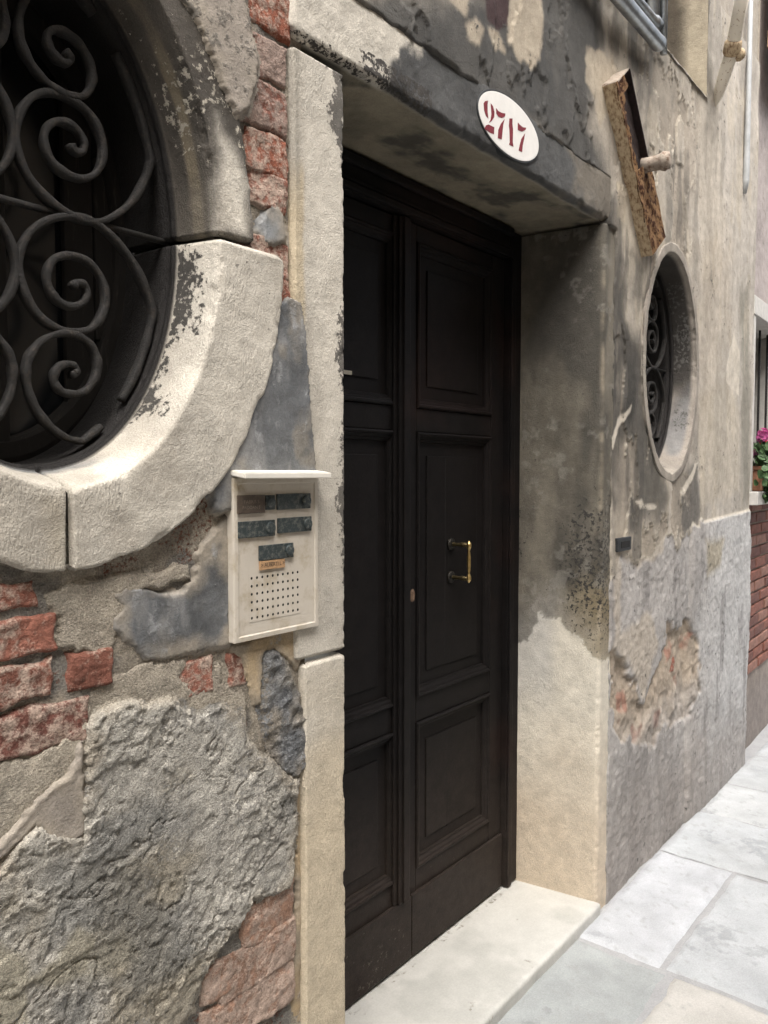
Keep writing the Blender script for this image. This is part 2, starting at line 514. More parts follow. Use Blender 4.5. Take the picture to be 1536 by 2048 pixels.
for i, (xa, xb) in enumerate(rows):
    ys = [-0.004] + splits.get(i, [-0.5 - 0.13 * (i % 3), -1.2 - 0.1 * (i % 2), -1.75]) + [-2.35]
    for j in range(len(ys) - 1):
        ya, yb = ys[j + 1], ys[j]
        g = 0.004 + 0.002 * random.random()
        res = 0.012 if 1 < xa < 5 and ya > -1.3 else 0.03
        nx, ny = int((xb - xa) / res) + 1, int((yb - ya) / res) + 1
        x, y = np.meshgrid(np.linspace(xa + g, xb - g, nx), np.linspace(ya + g, yb - g, ny), indexing='ij')
        # worn corners and wandering edges
        Pw = np.stack([x, y, np.zeros_like(x)], -1)
        e = np.minimum(np.minimum(x - xa, xb - x), np.minimum(y - ya, yb - y))
        sd_ = random.randint(1, 9999)
        tl = random.uniform(-0.004, 0.004)
        z = G + tl + (fbm(Pw, 5, 3, sd_) - 0.5) * 0.010 + (fbm(Pw, 40, 3, 5) - 0.5) * 0.004
        z = z - 0.010 * (1 - ss(0, 0.020, e - 0.010 * fbm(Pw, 18, 3, 77)))
        P = np.stack([x + (fbm(Pw, 6, 2, 3) - 0.5) * 0.012, y + (fbm(Pw, 6, 2, 4) - 0.5) * 0.012, z], -1)
        tone = random.choice([(0.43, 0.445, 0.452), (0.415, 0.43, 0.438), (0.44, 0.45, 0.45), (0.42, 0.434, 0.442)])
        if (i, j) == (5, 0): tone = (0.315, 0.33, 0.325)
        if (i, j) == (5, 1): tone = (0.44, 0.425, 0.395)
        if (i, j) == (6, 0): tone = (0.43, 0.44, 0.455)
        surf('paving_slab', P, PAVE, pv, pave_paint(sd_, tone))

# ================================================================== THE OLD HOUSE
house = empty('old_house', (2.0, 0.2, G), 'old house front with peeling plaster, dark double door and two oval windows', 'house')

# ---- bare wall left of the door: mortar bed behind bricks and patches
def base_paint(P):
    c = const(P, C_MORTAR)
    c = c * (0.75 + 0.5 * fbm(P, 9, 5, 31)[..., None])
    c = mix(c, C_BEIGE, ss(0.5, 0.62, fbm(P, 14, 4, 32)) * 0.7)
    g = ss(0.52, 0.68, fbm(P, 6, 4, 33))
    c = mix(c, (0.185, 0.17, 0.145), 0.8 * g)
    c = mix(c, (0.15, 0.15, 0.145), 0.6 * ss(0.55, 0.68, fbm(P, 10, 5, 34)))
    return c, crust(P, (0.20, 0.085, 0.055), 0.40 * ss(0.5, 0.7, fbm(P, 12, 3, 36)))
def base_disp(P):
    return (fbm(P, 12, 4, 40) - 0.5) * 0.012 + (ridge(P, 55, 4, 41) - 0.5) * 0.004
Pb = gridXZ(0.22, 1.19, G - 0.03, 3.0, 0.0045, 0.017)
kb = ((Pb[..., 0] - OC1[0]) / 0.345) ** 2 + ((Pb[..., 2] - OC1[1]) / 0.50) ** 2 > 1
wl = surf('brick_wall', Pb, RENDER, house, base_paint, base_disp, keep=kb)

# ---- bricks that show through (pixels of the photograph: left, right, column of the two heights, top, bottom)
BR = [(-60, 84, 45, 1164, 1222), (-60, 120, 50, 1236, 1312), (-60, 116, 50, 1328, 1404), (-60, 188, 80, 1418, 1502), (128, 236, 172, 1306, 1378),
      (352, 434, 392, 1322, 1388), (452, 498, 475, 1312, 1366), (478, 584, 530, -40, 52), (470, 580, 525, 72, 152), (468, 580, 525, 165, 252), (486, 580, 532, 268, 345),
      (494, 580, 540, 352, 415), (470, 582, 540, 478, 550), (540, 585, 560, 555, 618),
      (478, 594, 535, 1795, 1872), (432, 592, 515, 1885, 1962), (398, 592, 495, 1978, 2060), (400, 470, 440, 1930, 1990)]
PALEB = {8: 0.75, 9: 0.7, 11: 0.5, 12: 0.5, 4: 0.35, 1: 0.4, 2: 0.4, 14: 0.5, 15: 0.6, 16: 0.62, 17: 0.6}
for i, (pl, pr, pc, pt, pb) in enumerate(BR):
    yb = 0.008 if i not in (5, 6) else 0.012
    if 7 <= i <= 13: yb = 0.008
    x0, x1 = W(pl - 4, pt, yb)[0], W(pr + 4, pt, yb)[0]
    z1, z0 = W(pc, pt - 15, yb)[2], W(pc, pb + 15, yb)[2]
    n1, n2 = max(10, int((x1 - x0) / 0.004)), max(8, int((z1 - z0) / 0.004))
    # wrap: front face with rounded broken edges going back 40 mm
    u, v = np.meshgrid(np.linspace(-1, 1, n1 + 8), np.linspace(-1, 1, n2 + 8), indexing='ij')
    x = x0 + (x1 - x0) * (np.clip(u * 1.06, -1, 1) + 1) / 2
    z = z0 + (z1 - z0) * (np.clip(v * 1.10, -1, 1) + 1) / 2
    e = np.minimum(np.minimum(x - x0, x1 - x) , np.minimum(z - z0, z1 - z))
    P = np.stack([x, np.full_like(x, yb), z], -1)
    d = (fbm(P, 16, 4, 60 + i) - 0.5) * 0.010 + (ridge(P, 60, 3, 61) - 0.5) * 0.004
    d = d - 0.016 * (1 - ss(0, 0.012, e - 0.008 * (fbm(P, 40, 3, 70 + i) - 0.2)))
    P[..., 0] += (fbm(P, 20, 2, 80 + i) - 0.5) * 0.014
    P[..., 2] += (fbm(P, 20, 2, 90 + i) - 0.5) * 0.012 
    P[..., 1] = yb - d
    k = random.uniform(0.85, 1.2)
    bc = (0.225 * k, 0.094 * k, 0.066 * k) if i < 14 else (0.30 * k, 0.18 * k, 0.125 * k)
    if i in (3,): bc = (0.15, 0.063, 0.048)
    if i in (7, 10): bc = (0.26, 0.092, 0.056)
    def bpaint(Q, bc=bc, i=i):
        c = const(Q, bc) * (0.7 + 0.6 * fbm(Q, 22, 4, 100 + i)[..., None])
        pl_ = PALEB.get(i, 0.44)
        return c, crust(Q, (0.37, 0.28, 0.225) if i not in (8, 9) else (0.28, 0.21, 0.175), np.clip(pl_ + 0.7 * (fbm(Q, 18, 4, 120 + i) - 0.5), 0.06, 1))
    surf('brick', P, BRICKM, wl, bpaint)

# ---- coats of plaster and cement that lie over the bare wall, each with its own broken edge
def patch(name, poly, front, paint, mat, res=0.0035, edge=0.006, amp=0.010, s=30, seed=1, relief=None, back=0.010, Y=0.0, lip=0.0, fade=0.04, ftone=C_MORTAR):
    poly = WP(poly, Y)
    xs, zs = [p[0] for p in poly], [p[1] for p in poly]
    P = gridXZ(min(xs) - 0.02, max(xs) + 0.02, min(zs) - 0.02, max(zs) + 0.02, res, 0.0)
    d = sdf(poly, P[..., 0], P[..., 2]) + (fbm(P, s, 5, seed) - 0.5) * 2 * amp + (fbm(P, s * 3.5, 4, seed + 3, gain=0.7) - 0.5) * 0.014
    k = 1 - ss(-edge, 0.004, d)
    y = front + (1 - k) * back - lip * ss(-0.02, -0.006, d) * k
    if relief is not None:
        y = y - relief(P) * k
    keep = d < 0.012
    P[..., 1] = y
    def painted(Q):
        c, k_ = paint(Q)
        dd_ = sdf(poly, Q[..., 0], Q[..., 2]) + (fbm(Q, 16, 6, seed + 5) - 0.5) * fade * 3.2
        f = ss(-fade, fade * 0.4, dd_)
        t_ = const(Q, ftone) * (0.75 + 0.5 * fbm(Q, 14, 4, seed + 6)[..., None])
        c = c + (t_ - c) * (f * 0.85)[..., None]
        return c, k_
    return surf(name, P, mat, wl, painted, None, keep=keep)
def cement_paint(tone=C_BLUE, seed=200, amt=0.45):
    def f(P):
        c = const(P, tone) * (0.6 + 0.8 * fbm(P, 9, 5, seed)[..., None])
        c = mix(c, (0.225, 0.225, 0.22), 0.7 * ss(0.48, 0.66, fbm(P, 16, 5, seed + 1, (1.2, 1, 0.5))))
        c = mix(c, (0.27, 0.235, 0.18), 0.45 * ss(0.54, 0.7, fbm(P, 11, 5, seed + 4)))
        st = fbm(P, 30, 4, seed + 2, (1.4, 1, 0.22))
        return c, crust(P, (0.27, 0.275, 0.275), amt * ss(0.42, 0.7, st))
    return f
def cement_rel(P):
    return (fbm(P, 18, 4, 210) - 0.5) * 0.005
z2 = lambda pts: zm(pts, 0, 600, 2.194)
z1_ = lambda pts: zm(pts, 0, 0, 2.194)
z3 = lambda pts: zm(pts, 0, 1150, 2.133)
patch('cement_patch', [(540, 612), (566, 598), (582, 590), (602, 604), (613, 650), (619, 760), (627, 860), (633, 960), (620, 1010), (430, 1030), (420, 960), (470, 880), (505, 790), (530, 690)], -0.0035, cement_paint(), CEMENT, seed=201, relief=cement_rel, amp=0.006, fade=0.006, back=0.024)
patch('cement_patch', z3([(440, 90), (560, 50), (690, 80), (790, 65), (845, 20), (850, -90), (900, -150), (985, -260), (1000, -260), (1000, 300), (900, 320), (780, 362), (640, 372), (560, 285), (480, 235), (540, 140)]), 0.008, cement_paint(C_BLUE, 220, 0.4), CEMENT, seed=221, relief=cement_rel, amp=0.012)
patch('cement_patch', [(516, 470), (522, 440), (545, 402), (560, 408), (576, 430), (582, 485), (560, 492), (535, 490)], 0.005, cement_paint((0.19, 0.20, 0.205), 230), CEMENT, seed=231, relief=cement_rel, amp=0.004, edge=0.008)
def dark_rel(P):
    return (ridge(P, 40, 4, 240) - 0.5) * 0.014
patch('cement_patch', z3([(1140, 330), (1180, 320), (1240, 360), (1262, 450), (1295, 560), (1340, 640), (1322, 800), (1275, 872), (1200, 840), (1165, 720), (1125, 560), (1140, 430)]), 0.004, cement_paint((0.15, 0.155, 0.16), 240, 0.5), RENDER, seed=241, relief=dark_rel, amp=0.008)
def beige_paint(P):
    c = const(P, C_BEIGE) * (0.78 + 0.44 * fbm(P, 9, 5, 250)[..., None])
    c = mix(c, (0.25, 0.23, 0.19), 0.5 * ss(0.5, 0.7, fbm(P, 11, 4, 252)))
    return c, crust(P, (0.22, 0.2, 0.165), 0.3 * ss(0.5, 0.7, fbm(P, 7, 3, 255)))
def beige_rel(P):
    return (fbm(P, 14, 5, 253) - 0.5) * 0.011
patch('mortar_patch', z3([(-200, 800), (0, 792), (60, 802), (140, 770), (240, 732), (300, 690), (370, 610), (400, 560), (420, 640), (420, 800), (300, 1000), (180, 1150), (60, 1300), (-200, 1400)]), 0.008, beige_paint, RENDER, seed=251, relief=beige_rel, amp=0.012)
patch('mortar_patch', [(88, 1185), (150, 1165), (260, 1150), (385, 1130), (392, 1165), (300, 1185), (262, 1210), (245, 1275), (232, 1320), (150, 1305), (122, 1295), (128, 1240), (96, 1226)], 0.009, beige_paint, RENDER, seed=256, relief=beige_rel, amp=0.012)
patch('mortar_patch', z3([(380, 560), (420, 480), (520, 430), (640, 380), (780, 370), (820, 380), (790, 440), (840, 480), (900, 420), (960, 360), (985, 480), (1050, 480), (1080, 520), (1060, 600), (820, 610), (400, 640)]), 0.011, beige_paint, RENDER, seed=257, relief=beige_rel, amp=0.014)
def tan_paint(P):
    c = const(P, (0.43, 0.33, 0.205)) * (0.75 + 0.5 * fbm(P, 12, 5, 260)[..., None])
    return c, crust(P, (0.33, 0.31, 0.27), 0.35 * ss(0.45, 0.7, fbm(P, 16, 3, 262)))
patch('mortar_patch', z3([(1000, 300), (1060, 290), (1180, 240), (1300, 200), (1310, 340), (1290, 420), (1250, 380), (1180, 330), (1140, 340), (1135, 560), (1100, 560), (1065, 460), (1040, 360)]), 0.008, tan_paint, PLASTER, seed=261, relief=cement_rel, amp=0.006)
patch('mortar_patch', [(575, 1490), (612, 1420), (616, 1800), (610, 2080), (588, 2080), (600, 1800), (596, 1600)], 0.012, tan_paint, PLASTER, seed=263, relief=beige_rel, amp=0.006)
ISLE = [z3(p) for p in ([(-250, 1540), (0, 1560), (110, 1640), (130, 1700), (240, 1640), (330, 1500), (400, 1540), (380, 1700), (290, 1745), (135, 1765), (115, 2000), (-250, 2000)], [(380, 1600), (560, 1540), (600, 1620), (500, 1700), (390, 1740)])]
def smooth_isle(P):
    return np.maximum(M(P, ISLE[0], 0.008, 0.02, 14, 287), 0.6 * M(P, ISLE[1], 0.02, 0.02, 14, 288))
def render_paint(P):
    c = const(P, C_RENDER)
    c = c * (0.68 + 0.64 * fbm(P, 13, 5, 270)[..., None])
    c = mix(c, (0.31, 0.275, 0.21), 0.8 * ss(0.5, 0.66, fbm(P, 5, 4, 272)))
    c = mix(c, (0.15, 0.152, 0.145), 0.6 * ss(0.55, 0.7, fbm(P, 6, 4, 274)))
    c = mix(c, (0.34, 0.31, 0.235), 0.8 * smooth_isle(P))
    return c, crust(P, (0.36, 0.345, 0.315), 0.40 * ss(0.35, 0.65, fbm(P, 14, 4, 276)))
def render_rel(P):
    big = (fbm(P, 5, 3, 280) - 0.5) * 0.012
    f1 = fbm(P, 42, 5, 281, gain=0.66)
    pits = ss(0.50, 0.66, fbm(P, 75, 4, 282))
    lump = ss(0.47, 0.60, fbm(P, 36, 4, 285))
    sm = (0.45 + 0.55 * ss(0.40, 0.56, fbm(P, 4.5, 3, 279))) * (1 - 0.8 * smooth_isle(P))
    step = 0.0035 * ss(0.495, 0.510, fbm(P, 7, 6, 284)) + 0.0025 * ss(0.56, 0.572, fbm(P, 9, 6, 286))
    q = fbm(P, 5, 5, 278)
    crack = np.exp(-((q - 0.5) / 0.0045) ** 2) * ss(0.42, 0.55, fbm(P, 6, 3, 277)) + np.exp(-((fbm(P, 9, 5, 276) - 0.53) / 0.004) ** 2) * 0.6
    return -0.004 * crack + big + sm * ((f1 - 0.5) * 0.0062 - pits * 0.0030 + lump * 0.0010) + step
patch('rough_render', z3([(378, 700), (385, 640), (420, 595), (480, 570), (545, 540), (650, 545), (740, 528), (800, 565), (870, 592), (960, 570), (1035, 590), (1065, 700), (1110, 780), (1190, 810), (1280, 875), (1272, 960), (1262, 1180), (1245, 1340), (1150, 1375), (1085, 1390), (1050, 1480), (965, 1560), (910, 1650), (860, 1760), (830, 1860), (700, 2010), (-250, 2010), (-250, 1400), (0, 1260), (60, 1150), (160, 1050), (240, 1110), (355, 1120), (365, 900)]), 0.000, render_paint, RENDER, res=0.0026, seed=271, relief=render_rel, amp=0.012, edge=0.007, lip=0.0, fade=0.035, ftone=C_BEIGE)
def smooth_paint(P):
    c = const(P, (0.27, 0.24, 0.205)) * (0.8 + 0.4 * fbm(P, 8, 5, 290)[..., None])
    return c, crust(P, (0.35, 0.32, 0.27), 0.3 * ss(0.45, 0.7, fbm(P, 12, 4, 291)))
patch('plaster_patch', z3([(-250, 1290), (0, 1150), (80, 1060), (165, 945), (300, 850), (345, 720), (372, 690), (372, 1130), (240, 1150), (150, 1080), (60, 1180), (-250, 1440)]), 0.003, smooth_paint, PLASTER, seed=292, relief=cement_rel, amp=0.006, lip=0.002)
def upper_paint(P):
    c = const(P, (0.30, 0.265, 0.225)) * (0.8 + 0.4 * fbm(P, 9, 5, 300)[..., None])
    return c, crust(P, (0.15, 0.135, 0.115), 0.42 * ss(0.4, 0.7, fbm(P, 10, 4, 302)))
patch('plaster_patch', [(330, -60), (485, -60), (496, 50), (512, 120), (508, 180), (492, 222), (470, 240), (452, 200), (430, 140), (400, 70), (350, -10)], -0.010, upper_paint, PLASTER, seed=301, relief=cement_rel, amp=0.008)

# ---- plastered wall above the lintel and right of the door
z4 = lambda pts: zm(pts, 560, 0, 2.194)
z5 = lambda pts: zm(pts, 1140, 0, 3.414)
z6 = lambda pts: zm(pts, 1140, 500, 3.414)
z7 = lambda pts: zm(pts, 1000, 1000, 1.953)
LOW = [(1200, 1175), (1225, 1160), (1243, 1106), (1266, 1125), (1300, 1116), (1320, 1082), (1336, 1062), (1352, 1098), (1386, 1050), (1500, 1020), (1536, 1010)]
LOWW = WP(LOW)
HOLE = WP(z7([(655, 480), (735, 475), (772, 560), (780, 750), (725, 880), (640, 905), (600, 965), (480, 962), (432, 900), (428, 600), (470, 590), (525, 690), (560, 795), (598, 690), (640, 580)]))
FLAKES = [z4([(1010, -40), (1140, -40), (1142, 150), (1132, 260), (1095, 302), (1040, 250), (1000, 180)]), z4([(790, 105), (850, 92), (890, 130), (862, 205), (805, 165)]), z4([(892, 110), (960, 135), (990, 222), (930, 205)]),
          z4([(700, -40), (820, -40), (795, 70), (755, 45)]), z4([(1330, 260), (1400, 215), (1500, 320), (1450, 430), (1400, 560), (1375, 480), (1385, 380)]), z4([(1468, 820), (1512, 850), (1500, 975), (1470, 960)]),
          z5([(100, 350), (250, 330), (240, 600), (160, 700), (90, 560)]), z5([(300, 1250), (370, 1300), (350, 1500), (300, 1480)])]
EDGEF = [z6([(260, 1330), (330, 1150), (410, 1060), (400, 1110), (330, 1220), (290, 1350)]), z6([(450, 1720), (480, 1700), (500, 1740), (580, 1740), (580, 1770), (480, 1760)]), z6([(740, 1650), (850, 1460), (870, 1450), (800, 1620), (760, 1680)]),
         z6([(1060, 800), (1110, 560), (1150, 700), (1150, 1000), (1060, 900)]), z7([(520, 235), (560, 245), (620, 200), (625, 225), (540, 255)])]
def rw_low(P):
    X, Z = P[..., 0], P[..., 2]
    zb = np.interp(X, [p[0] for p in LOWW], [p[1] for p in LOWW])
    return Z - zb + (fbm(P, 22, 5, 310) - 0.5) * 0.08 * (X < 3.75)
def rw_flake(P):
    """thin lost skins of the upper coat"""
    return ss(0.548, 0.556, rw_f(P))
def rw_f(P):
    return fbm(P, 5, 7, 312, (1.3, 1, 0.55), 0.56)
def rw_disp(P):
    X, Z = P[..., 0], P[..., 2]
    l = rw_low(P)
    up = ss(-0.004, 0.006, l)
    d = up * 0.007 + (1 - up) * np.where(X > 3.6, 0.013 * ss(3.58, 3.64, X), 0.0)
    d = d + (fbm(P, 3, 3, 314) - 0.5) * 0.024 + (fbm(P, 30, 4, 315) - 0.5) * 0.0028
    d = d - up * (1 - 0.85 * ss(3.35, 3.7, X)) * (rw_flake(P) * 0.0045 - 0.0025 * ss(0.530, 0.547, rw_f(P)) * (1 - rw_flake(P)))
    d = d + (1 - up) * ((fbm(P, 60, 4, 316) - 0.5) * 0.006 + 0.002 * ss(0.49, 0.52, fbm(P, 9, 6, 313)))
    h = sdf(HOLE, X, Z) + (fbm(P, 18, 6, 317) - 0.5) * 0.12
    hm = 1 - ss(-0.025, 0.004, h)
    d = d - hm * (0.006 + 0.012 * ss(0.45, 0.75, Z) + (fbm(P, 14, 5, 318) - 0.5) * 0.035)
    # the coat ends in a ragged edge over the lintel and beside the jamb
    b = Z - 2.505 - (fbm(P, 20, 4, 319) - 0.5) * 0.02
    bx = np.maximum(b, X - 2.668 - (fbm(P, 16, 4, 322) - 0.5) * 0.03)
    d = np.where(X < 2.73, d - 0.03 * (1 - ss(-0.006, 0.006, bx)), d)
    b2 = X - 2.725 - (fbm(P, 15, 5, 321) - 0.5) * 0.03
    d = np.where(Z < ZT - 0.014, d - 0.035 * (1 - ss(-0.006, 0.006, b2)), d)
    return d
def rw_paint(P):
    X, Z = P[..., 0], P[..., 2]
    st = fbm(P, 9, 5, 330, (1.6, 1, 0.16))
    st2 = fbm(P, 9, 5, 331, (1.4, 1, 0.22))
    bl = fbm(P, 4, 5, 332)
    c = const(P, C_TAUPE)
    c = mix(c, (0.45, 0.41, 0.355), ss(3.2, 4.1, X + (bl - 0.5) * 0.8))
    c = c * (0.80 + 0.40 * st[..., None]) * (0.72 + 0.56 * fbm(P, 5, 4, 329, (1.5, 1, 0.10))[..., None])
    # weather streaks running down, darker close to the door and over it
    near = 1 - ss(2.80, 3.35, X + (bl - 0.5) * 0.7)
    c = mix(c, (0.085, 0.078, 0.067), np.clip(near * (0.15 + 2.2 * (st2 - 0.45)), 0, 0.8))
    for i, (pl_, k_) in enumerate(((z6([(330, 1190), (420, 1150), (560, 1480), (600, 1700), (470, 1720), (350, 1500)]), 0.6), (z6([(870, 1000), (1060, 850), (1150, 1100), (1140, 1640), (900, 1760), (870, 1400)]), 0.7),
            (z6([(300, 1800), (420, 1930), (560, 1960), (600, 2100), (300, 2100)]), 0.8), (z5([(840, 420), (1000, 700), (1050, 1500), (1000, 2000), (880, 1900), (860, 1100)]), 0.45))):
        c = mix(c, (0.47, 0.415, 0.335), k_ * M(P, pl_, 0.03, 0.05, 12, 460 + i, o=6))
    c = mix(c, (0.19, 0.18, 0.145), 0.7 * M(P, z6([(1155, 300), (1215, 200), (1225, 1700), (1170, 1700), (1165, 900)]), 0.04, 0.05, 9, 466, o=5))
    c = mix(c, (0.17, 0.157, 0.135), 0.4 * ss(0.47, 0.66, st2) * (1 - 0.6 * ss(3.6, 4.0, X)))
    c = mix(c, (0.44, 0.385, 0.30), 0.5 * ss(0.56, 0.68, fbm(P, 8, 5, 336, (1.3, 1, 0.35))))
    c = mix(c, (0.09, 0.083, 0.072), 0.8 * M(P, z6([(230, 900), (420, 700), (480, 1000), (600, 1400), (640, 1700), (560, 1900), (330, 1700), (240, 1400)]), 0.05, 0.06, 10, 337))
    c = mix(c, (0.08, 0.075, 0.068), 0.75 * M(P, z6([(700, 1560), (860, 1480), (870, 1800), (820, 1990), (700, 1900)]), 0.03, 0.04, 10, 339))
    c = mix(c, (0.060, 0.060, 0.058), M(P, z4([(-100, -100), (300, 0), (1150, -60), (1390, -60), (1420, 330), (1330, 560), (1400, 740), (900, 480), (560, 300), (300, 40)]), 0.05, 0.06, 8, 333) * 0.92)
    c = mix(c, (0.10, 0.098, 0.092), M(P, z5([(-100, 900), (60, 820), (200, 1000), (280, 1400), (220, 1500), (-100, 1450)]), 0.05, 0.05, 9, 334) * 0.6)
    c = mix(c, (0.35, 0.29, 0.215), M(P, z6([(840, -60), (1100, -60), (1080, 600), (1000, 900), (900, 1100), (870, 500)]), 0.08, 0.08, 6, 338) * 0.35)
    fl = rw_flake(P)
    ff = rw_f(P)
    wf = ss(2.7, 2.85, X) * (1 - 0.85 * ss(3.35, 3.7, X))
    lost = const(P, (0.31, 0.268, 0.215)) * (0.65 + 0.7 * fbm(P, 10, 5, 327)[..., None])
    c = c + (lost - c) * (0.7 * fl * wf)[..., None]
    c = mix(c, (0.52, 0.47, 0.385), 0.65 * wf * ss(0.536, 0.546, ff) * (1 - fl))
    for i, f in enumerate(FLAKES):
        c = mix(c, (0.43, 0.37, 0.285), M(P, f, 0.010, 0.018, 24, 340 + i) * 0.85)
    for i, (pl_, k_, a_) in enumerate((
            (z6([(150, -420), (330, -330), (330, 200), (400, 560), (480, 760), (470, 1000), (390, 1200), (330, 1400), (300, 1700), (150, 1900)]), 0.92, 0.07),
            (z5([(40, 600), (160, 760), (250, 1200), (300, 1500), (470, 1800), (500, 2048), (230, 2048), (230, 1500), (60, 1200)]), 0.55, 0.07),
            (z5([(40, -60), (260, 60), (520, 330), (640, 430), (420, 470), (300, 430), (150, 260)]), 0.7, 0.06),
            (z6([(400, 1150), (480, 1100), (560, 1400), (620, 1650), (560, 1760), (470, 1600), (420, 1400)]), 0.5, 0.06),
            (z6([(380, 1720), (470, 1750), (460, 1900), (400, 1900)]), 0.7, 0.04))):
        c = mix(c, (0.042, 0.039, 0.034), k_ * M(P, pl_, 0.04, a_, 9, 450 + i, o=6) * (0.35 + 0.65 * ss(0.36, 0.52, fbm(P, 11, 6, 445 + i, (1.2, 1, 0.4)))))
    drip = fbm(P, 6, 6, 325, (1.5, 1, 0.26), 0.58)
    c = mix(c, (0.085, 0.078, 0.068), 0.7 * ss(0.50, 0.60, drip) * ss(2.70, 2.75, X) * (1 - ss(3.1, 3.7, X + (bl - 0.5) * 0.9)))
    c = mix(c, (0.20, 0.185, 0.155), 0.35 * ss(0.52, 0.62, fbm(P, 4, 6, 326, (1.3, 1, 0.3))) * ss(2.7, 2.75, X))
    c = mix(c, (0.055, 0.034, 0.034), M(P, z4([(888, -40), (1012, -40), (1002, 110), (965, 140), (900, 90)]), 0.005, 0.008, 24, 350))
    for i, f in enumerate(EDGEF):
        c = mix(c, (0.54, 0.49, 0.41), M(P, f, 0.006, 0.010, 30, 355 + i) * 0.9)
    # lower coarse cement coat
    l = rw_low(P)
    lo = 1 - ss(-0.004, 0.004, l)
    cl = const(P, (0.37, 0.35, 0.33)) * (0.65 + 0.7 * fbm(P, 6, 5, 360)[..., None])
    cl = mix(cl, (0.45, 0.445, 0.435), ss(3.45, 4.2, X + (bl - 0.5) * 0.6) * 0.8)
    cl = mix(cl, (0.17, 0.16, 0.153), 0.5 * ss(0.53, 0.68, fbm(P, 8, 5, 362, (1.5, 1, 0.35))))
    cl = mix(cl, (0.27, 0.22, 0.12), M(P, z7([(790, 150), (870, 150), (850, 260), (800, 300)]), 0.03, 0.03, 12, 364) * 0.6)
    cl = mix(cl, (0.44, 0.385, 0.315), 0.8 * M(P, z7([(440, 120), (520, 60), (625, 90), (630, 200), (540, 260), (480, 220)]), 0.015, 0.03, 14, 470))
    cl = mix(cl, (0.44, 0.385, 0.315), 0.75 * M(P, z7([(440, 260), (470, 250), (470, 520), (590, 430), (610, 560), (560, 790), (500, 640), (440, 580)]), 0.02, 0.03, 14, 471))
    cl = mix(cl, (0.27, 0.24, 0.215), (1 - ss(0.05, 0.45, Z + (bl - 0.5) * 0.4)) * 0.6)
    c = c + (cl - c) * lo[..., None]
    e = 1 - ss(0.0, 0.014, np.abs(l - 0.006))
    c = mix(c, (0.52, 0.47, 0.39), e * 0.7)
    h = sdf(HOLE, X, Z) + (fbm(P, 18, 6, 317) - 0.5) * 0.12
    hm = (1 - ss(-0.02, 0.0, h)) * (0.45 + 0.55 * ss(0.40, 0.62, Z + (bl - 0.5) * 0.3))
    ch = const(P, (0.36, 0.30, 0.235)) * (0.7 + 0.6 * fbm(P, 14, 5, 366)[..., None])
    ch = mix(ch, (0.29, 0.135, 0.095), 0.75 * ss(0.58, 0.68, fbm(P, 8, 4, 367)))
    c = c + (ch - c) * hm[..., None]
    ck = np.clip(0.30 * ss(0.45, 0.65, fbm(P, 9, 5, 368, (1.3, 1, 0.5))), 0, 1)
    return c, crust(P, (0.085, 0.08, 0.073), ck * (1 - hm))
UX0, UX1, UZ0 = 2.36, 3.70, 3.155          # window of the upper floor
Pr = gridXZ(1.16, 4.56, G - 0.03, 3.62, 0.0065, 0.0)
X_, Z_ = Pr[..., 0], Pr[..., 2]
kr = (((X_ - OC2[0]) / (OA + 0.02)) ** 2 + ((Z_ - OC2[1]) / (OB + 0.02)) ** 2 > 1) & ((X_ > 2.70) | (Z_ > 2.48) | ((X_ > 2.64) & (Z_ > ZT - 0.03))) & ~((X_ > UX0) & (X_ < UX1) & (Z_ > UZ0))
wr = surf('plastered_wall', Pr, PLASTER, house, rw_paint, rw_disp, keep=kr)
# bricks glimpsed in the hole of the lower coat
for (pl, pr, pc, pt, pb) in [(1226, 1254, 1240, 1412, 1475), (1332, 1356, 1346, 1305, 1352), (1228, 1246, 1238, 1480, 1500)]:
    x0, x1 = W(pl, pt)[0], W(pr, pt)[0]
    z1, z0 = W(pc, pt)[2], W(pc, pb)[2]
    u, v = np.meshgrid(np.linspace(0, 1, 24), np.linspace(0, 1, 16), indexing='ij')
    P = np.stack([x0 + (x1 - x0) * u, np.full_like(u, 0.014), z0 + (z1 - z0) * v], -1)
    e = np.minimum(np.minimum(u, 1 - u) * (x1 - x0), np.minimum(v, 1 - v) * (z1 - z0))
    P[..., 1] -= (fbm(P, 25, 3, 380) - 0.5) * 0.02 - 0.02 * (1 - ss(0, 0.012, e))
    surf('brick', P, BRICKM, wr, lambda Q: (const(Q, (0.30, 0.12, 0.085)), crust(Q, (0.36, 0.29, 0.22), const(Q, 0)[..., 0] + 0.3)))
# the rest of the front, out of the picture: above, to block light, and towards the camera's back
def far_paint(P):
    return const(P, C_TAUPE) * (0.7 + 0.6 * fbm(P, 2, 5, 400)[..., None]), crust(P, (0.42, 0.37, 0.3), 0.4 * ss(0.5, 0.7, fbm(P, 3, 4, 401)))
surf('plastered_wall', gridXZ(-7.0, 0.225, G - 0.03, 7.0, 0.04, 0.004), PLASTER, house, far_paint)
surf('plastered_wall', gridXZ(0.22, 1.17, 2.98, 7.0, 0.03, 0.004), PLASTER, house, far_paint)
surf('plastered_wall', gridXZ(1.16, UX0, 3.60, 7.0, 0.03, 0.004), PLASTER, house, far_paint)
surf('plastered_wall', gridXZ(UX0, UX1, 4.45, 7.0, 0.03, 0.004), PLASTER, house, far_paint)
surf('plastered_wall', gridXZ(UX1, 4.555, 3.60, 7.0, 0.03, 0.004), PLASTER, house, far_paint)
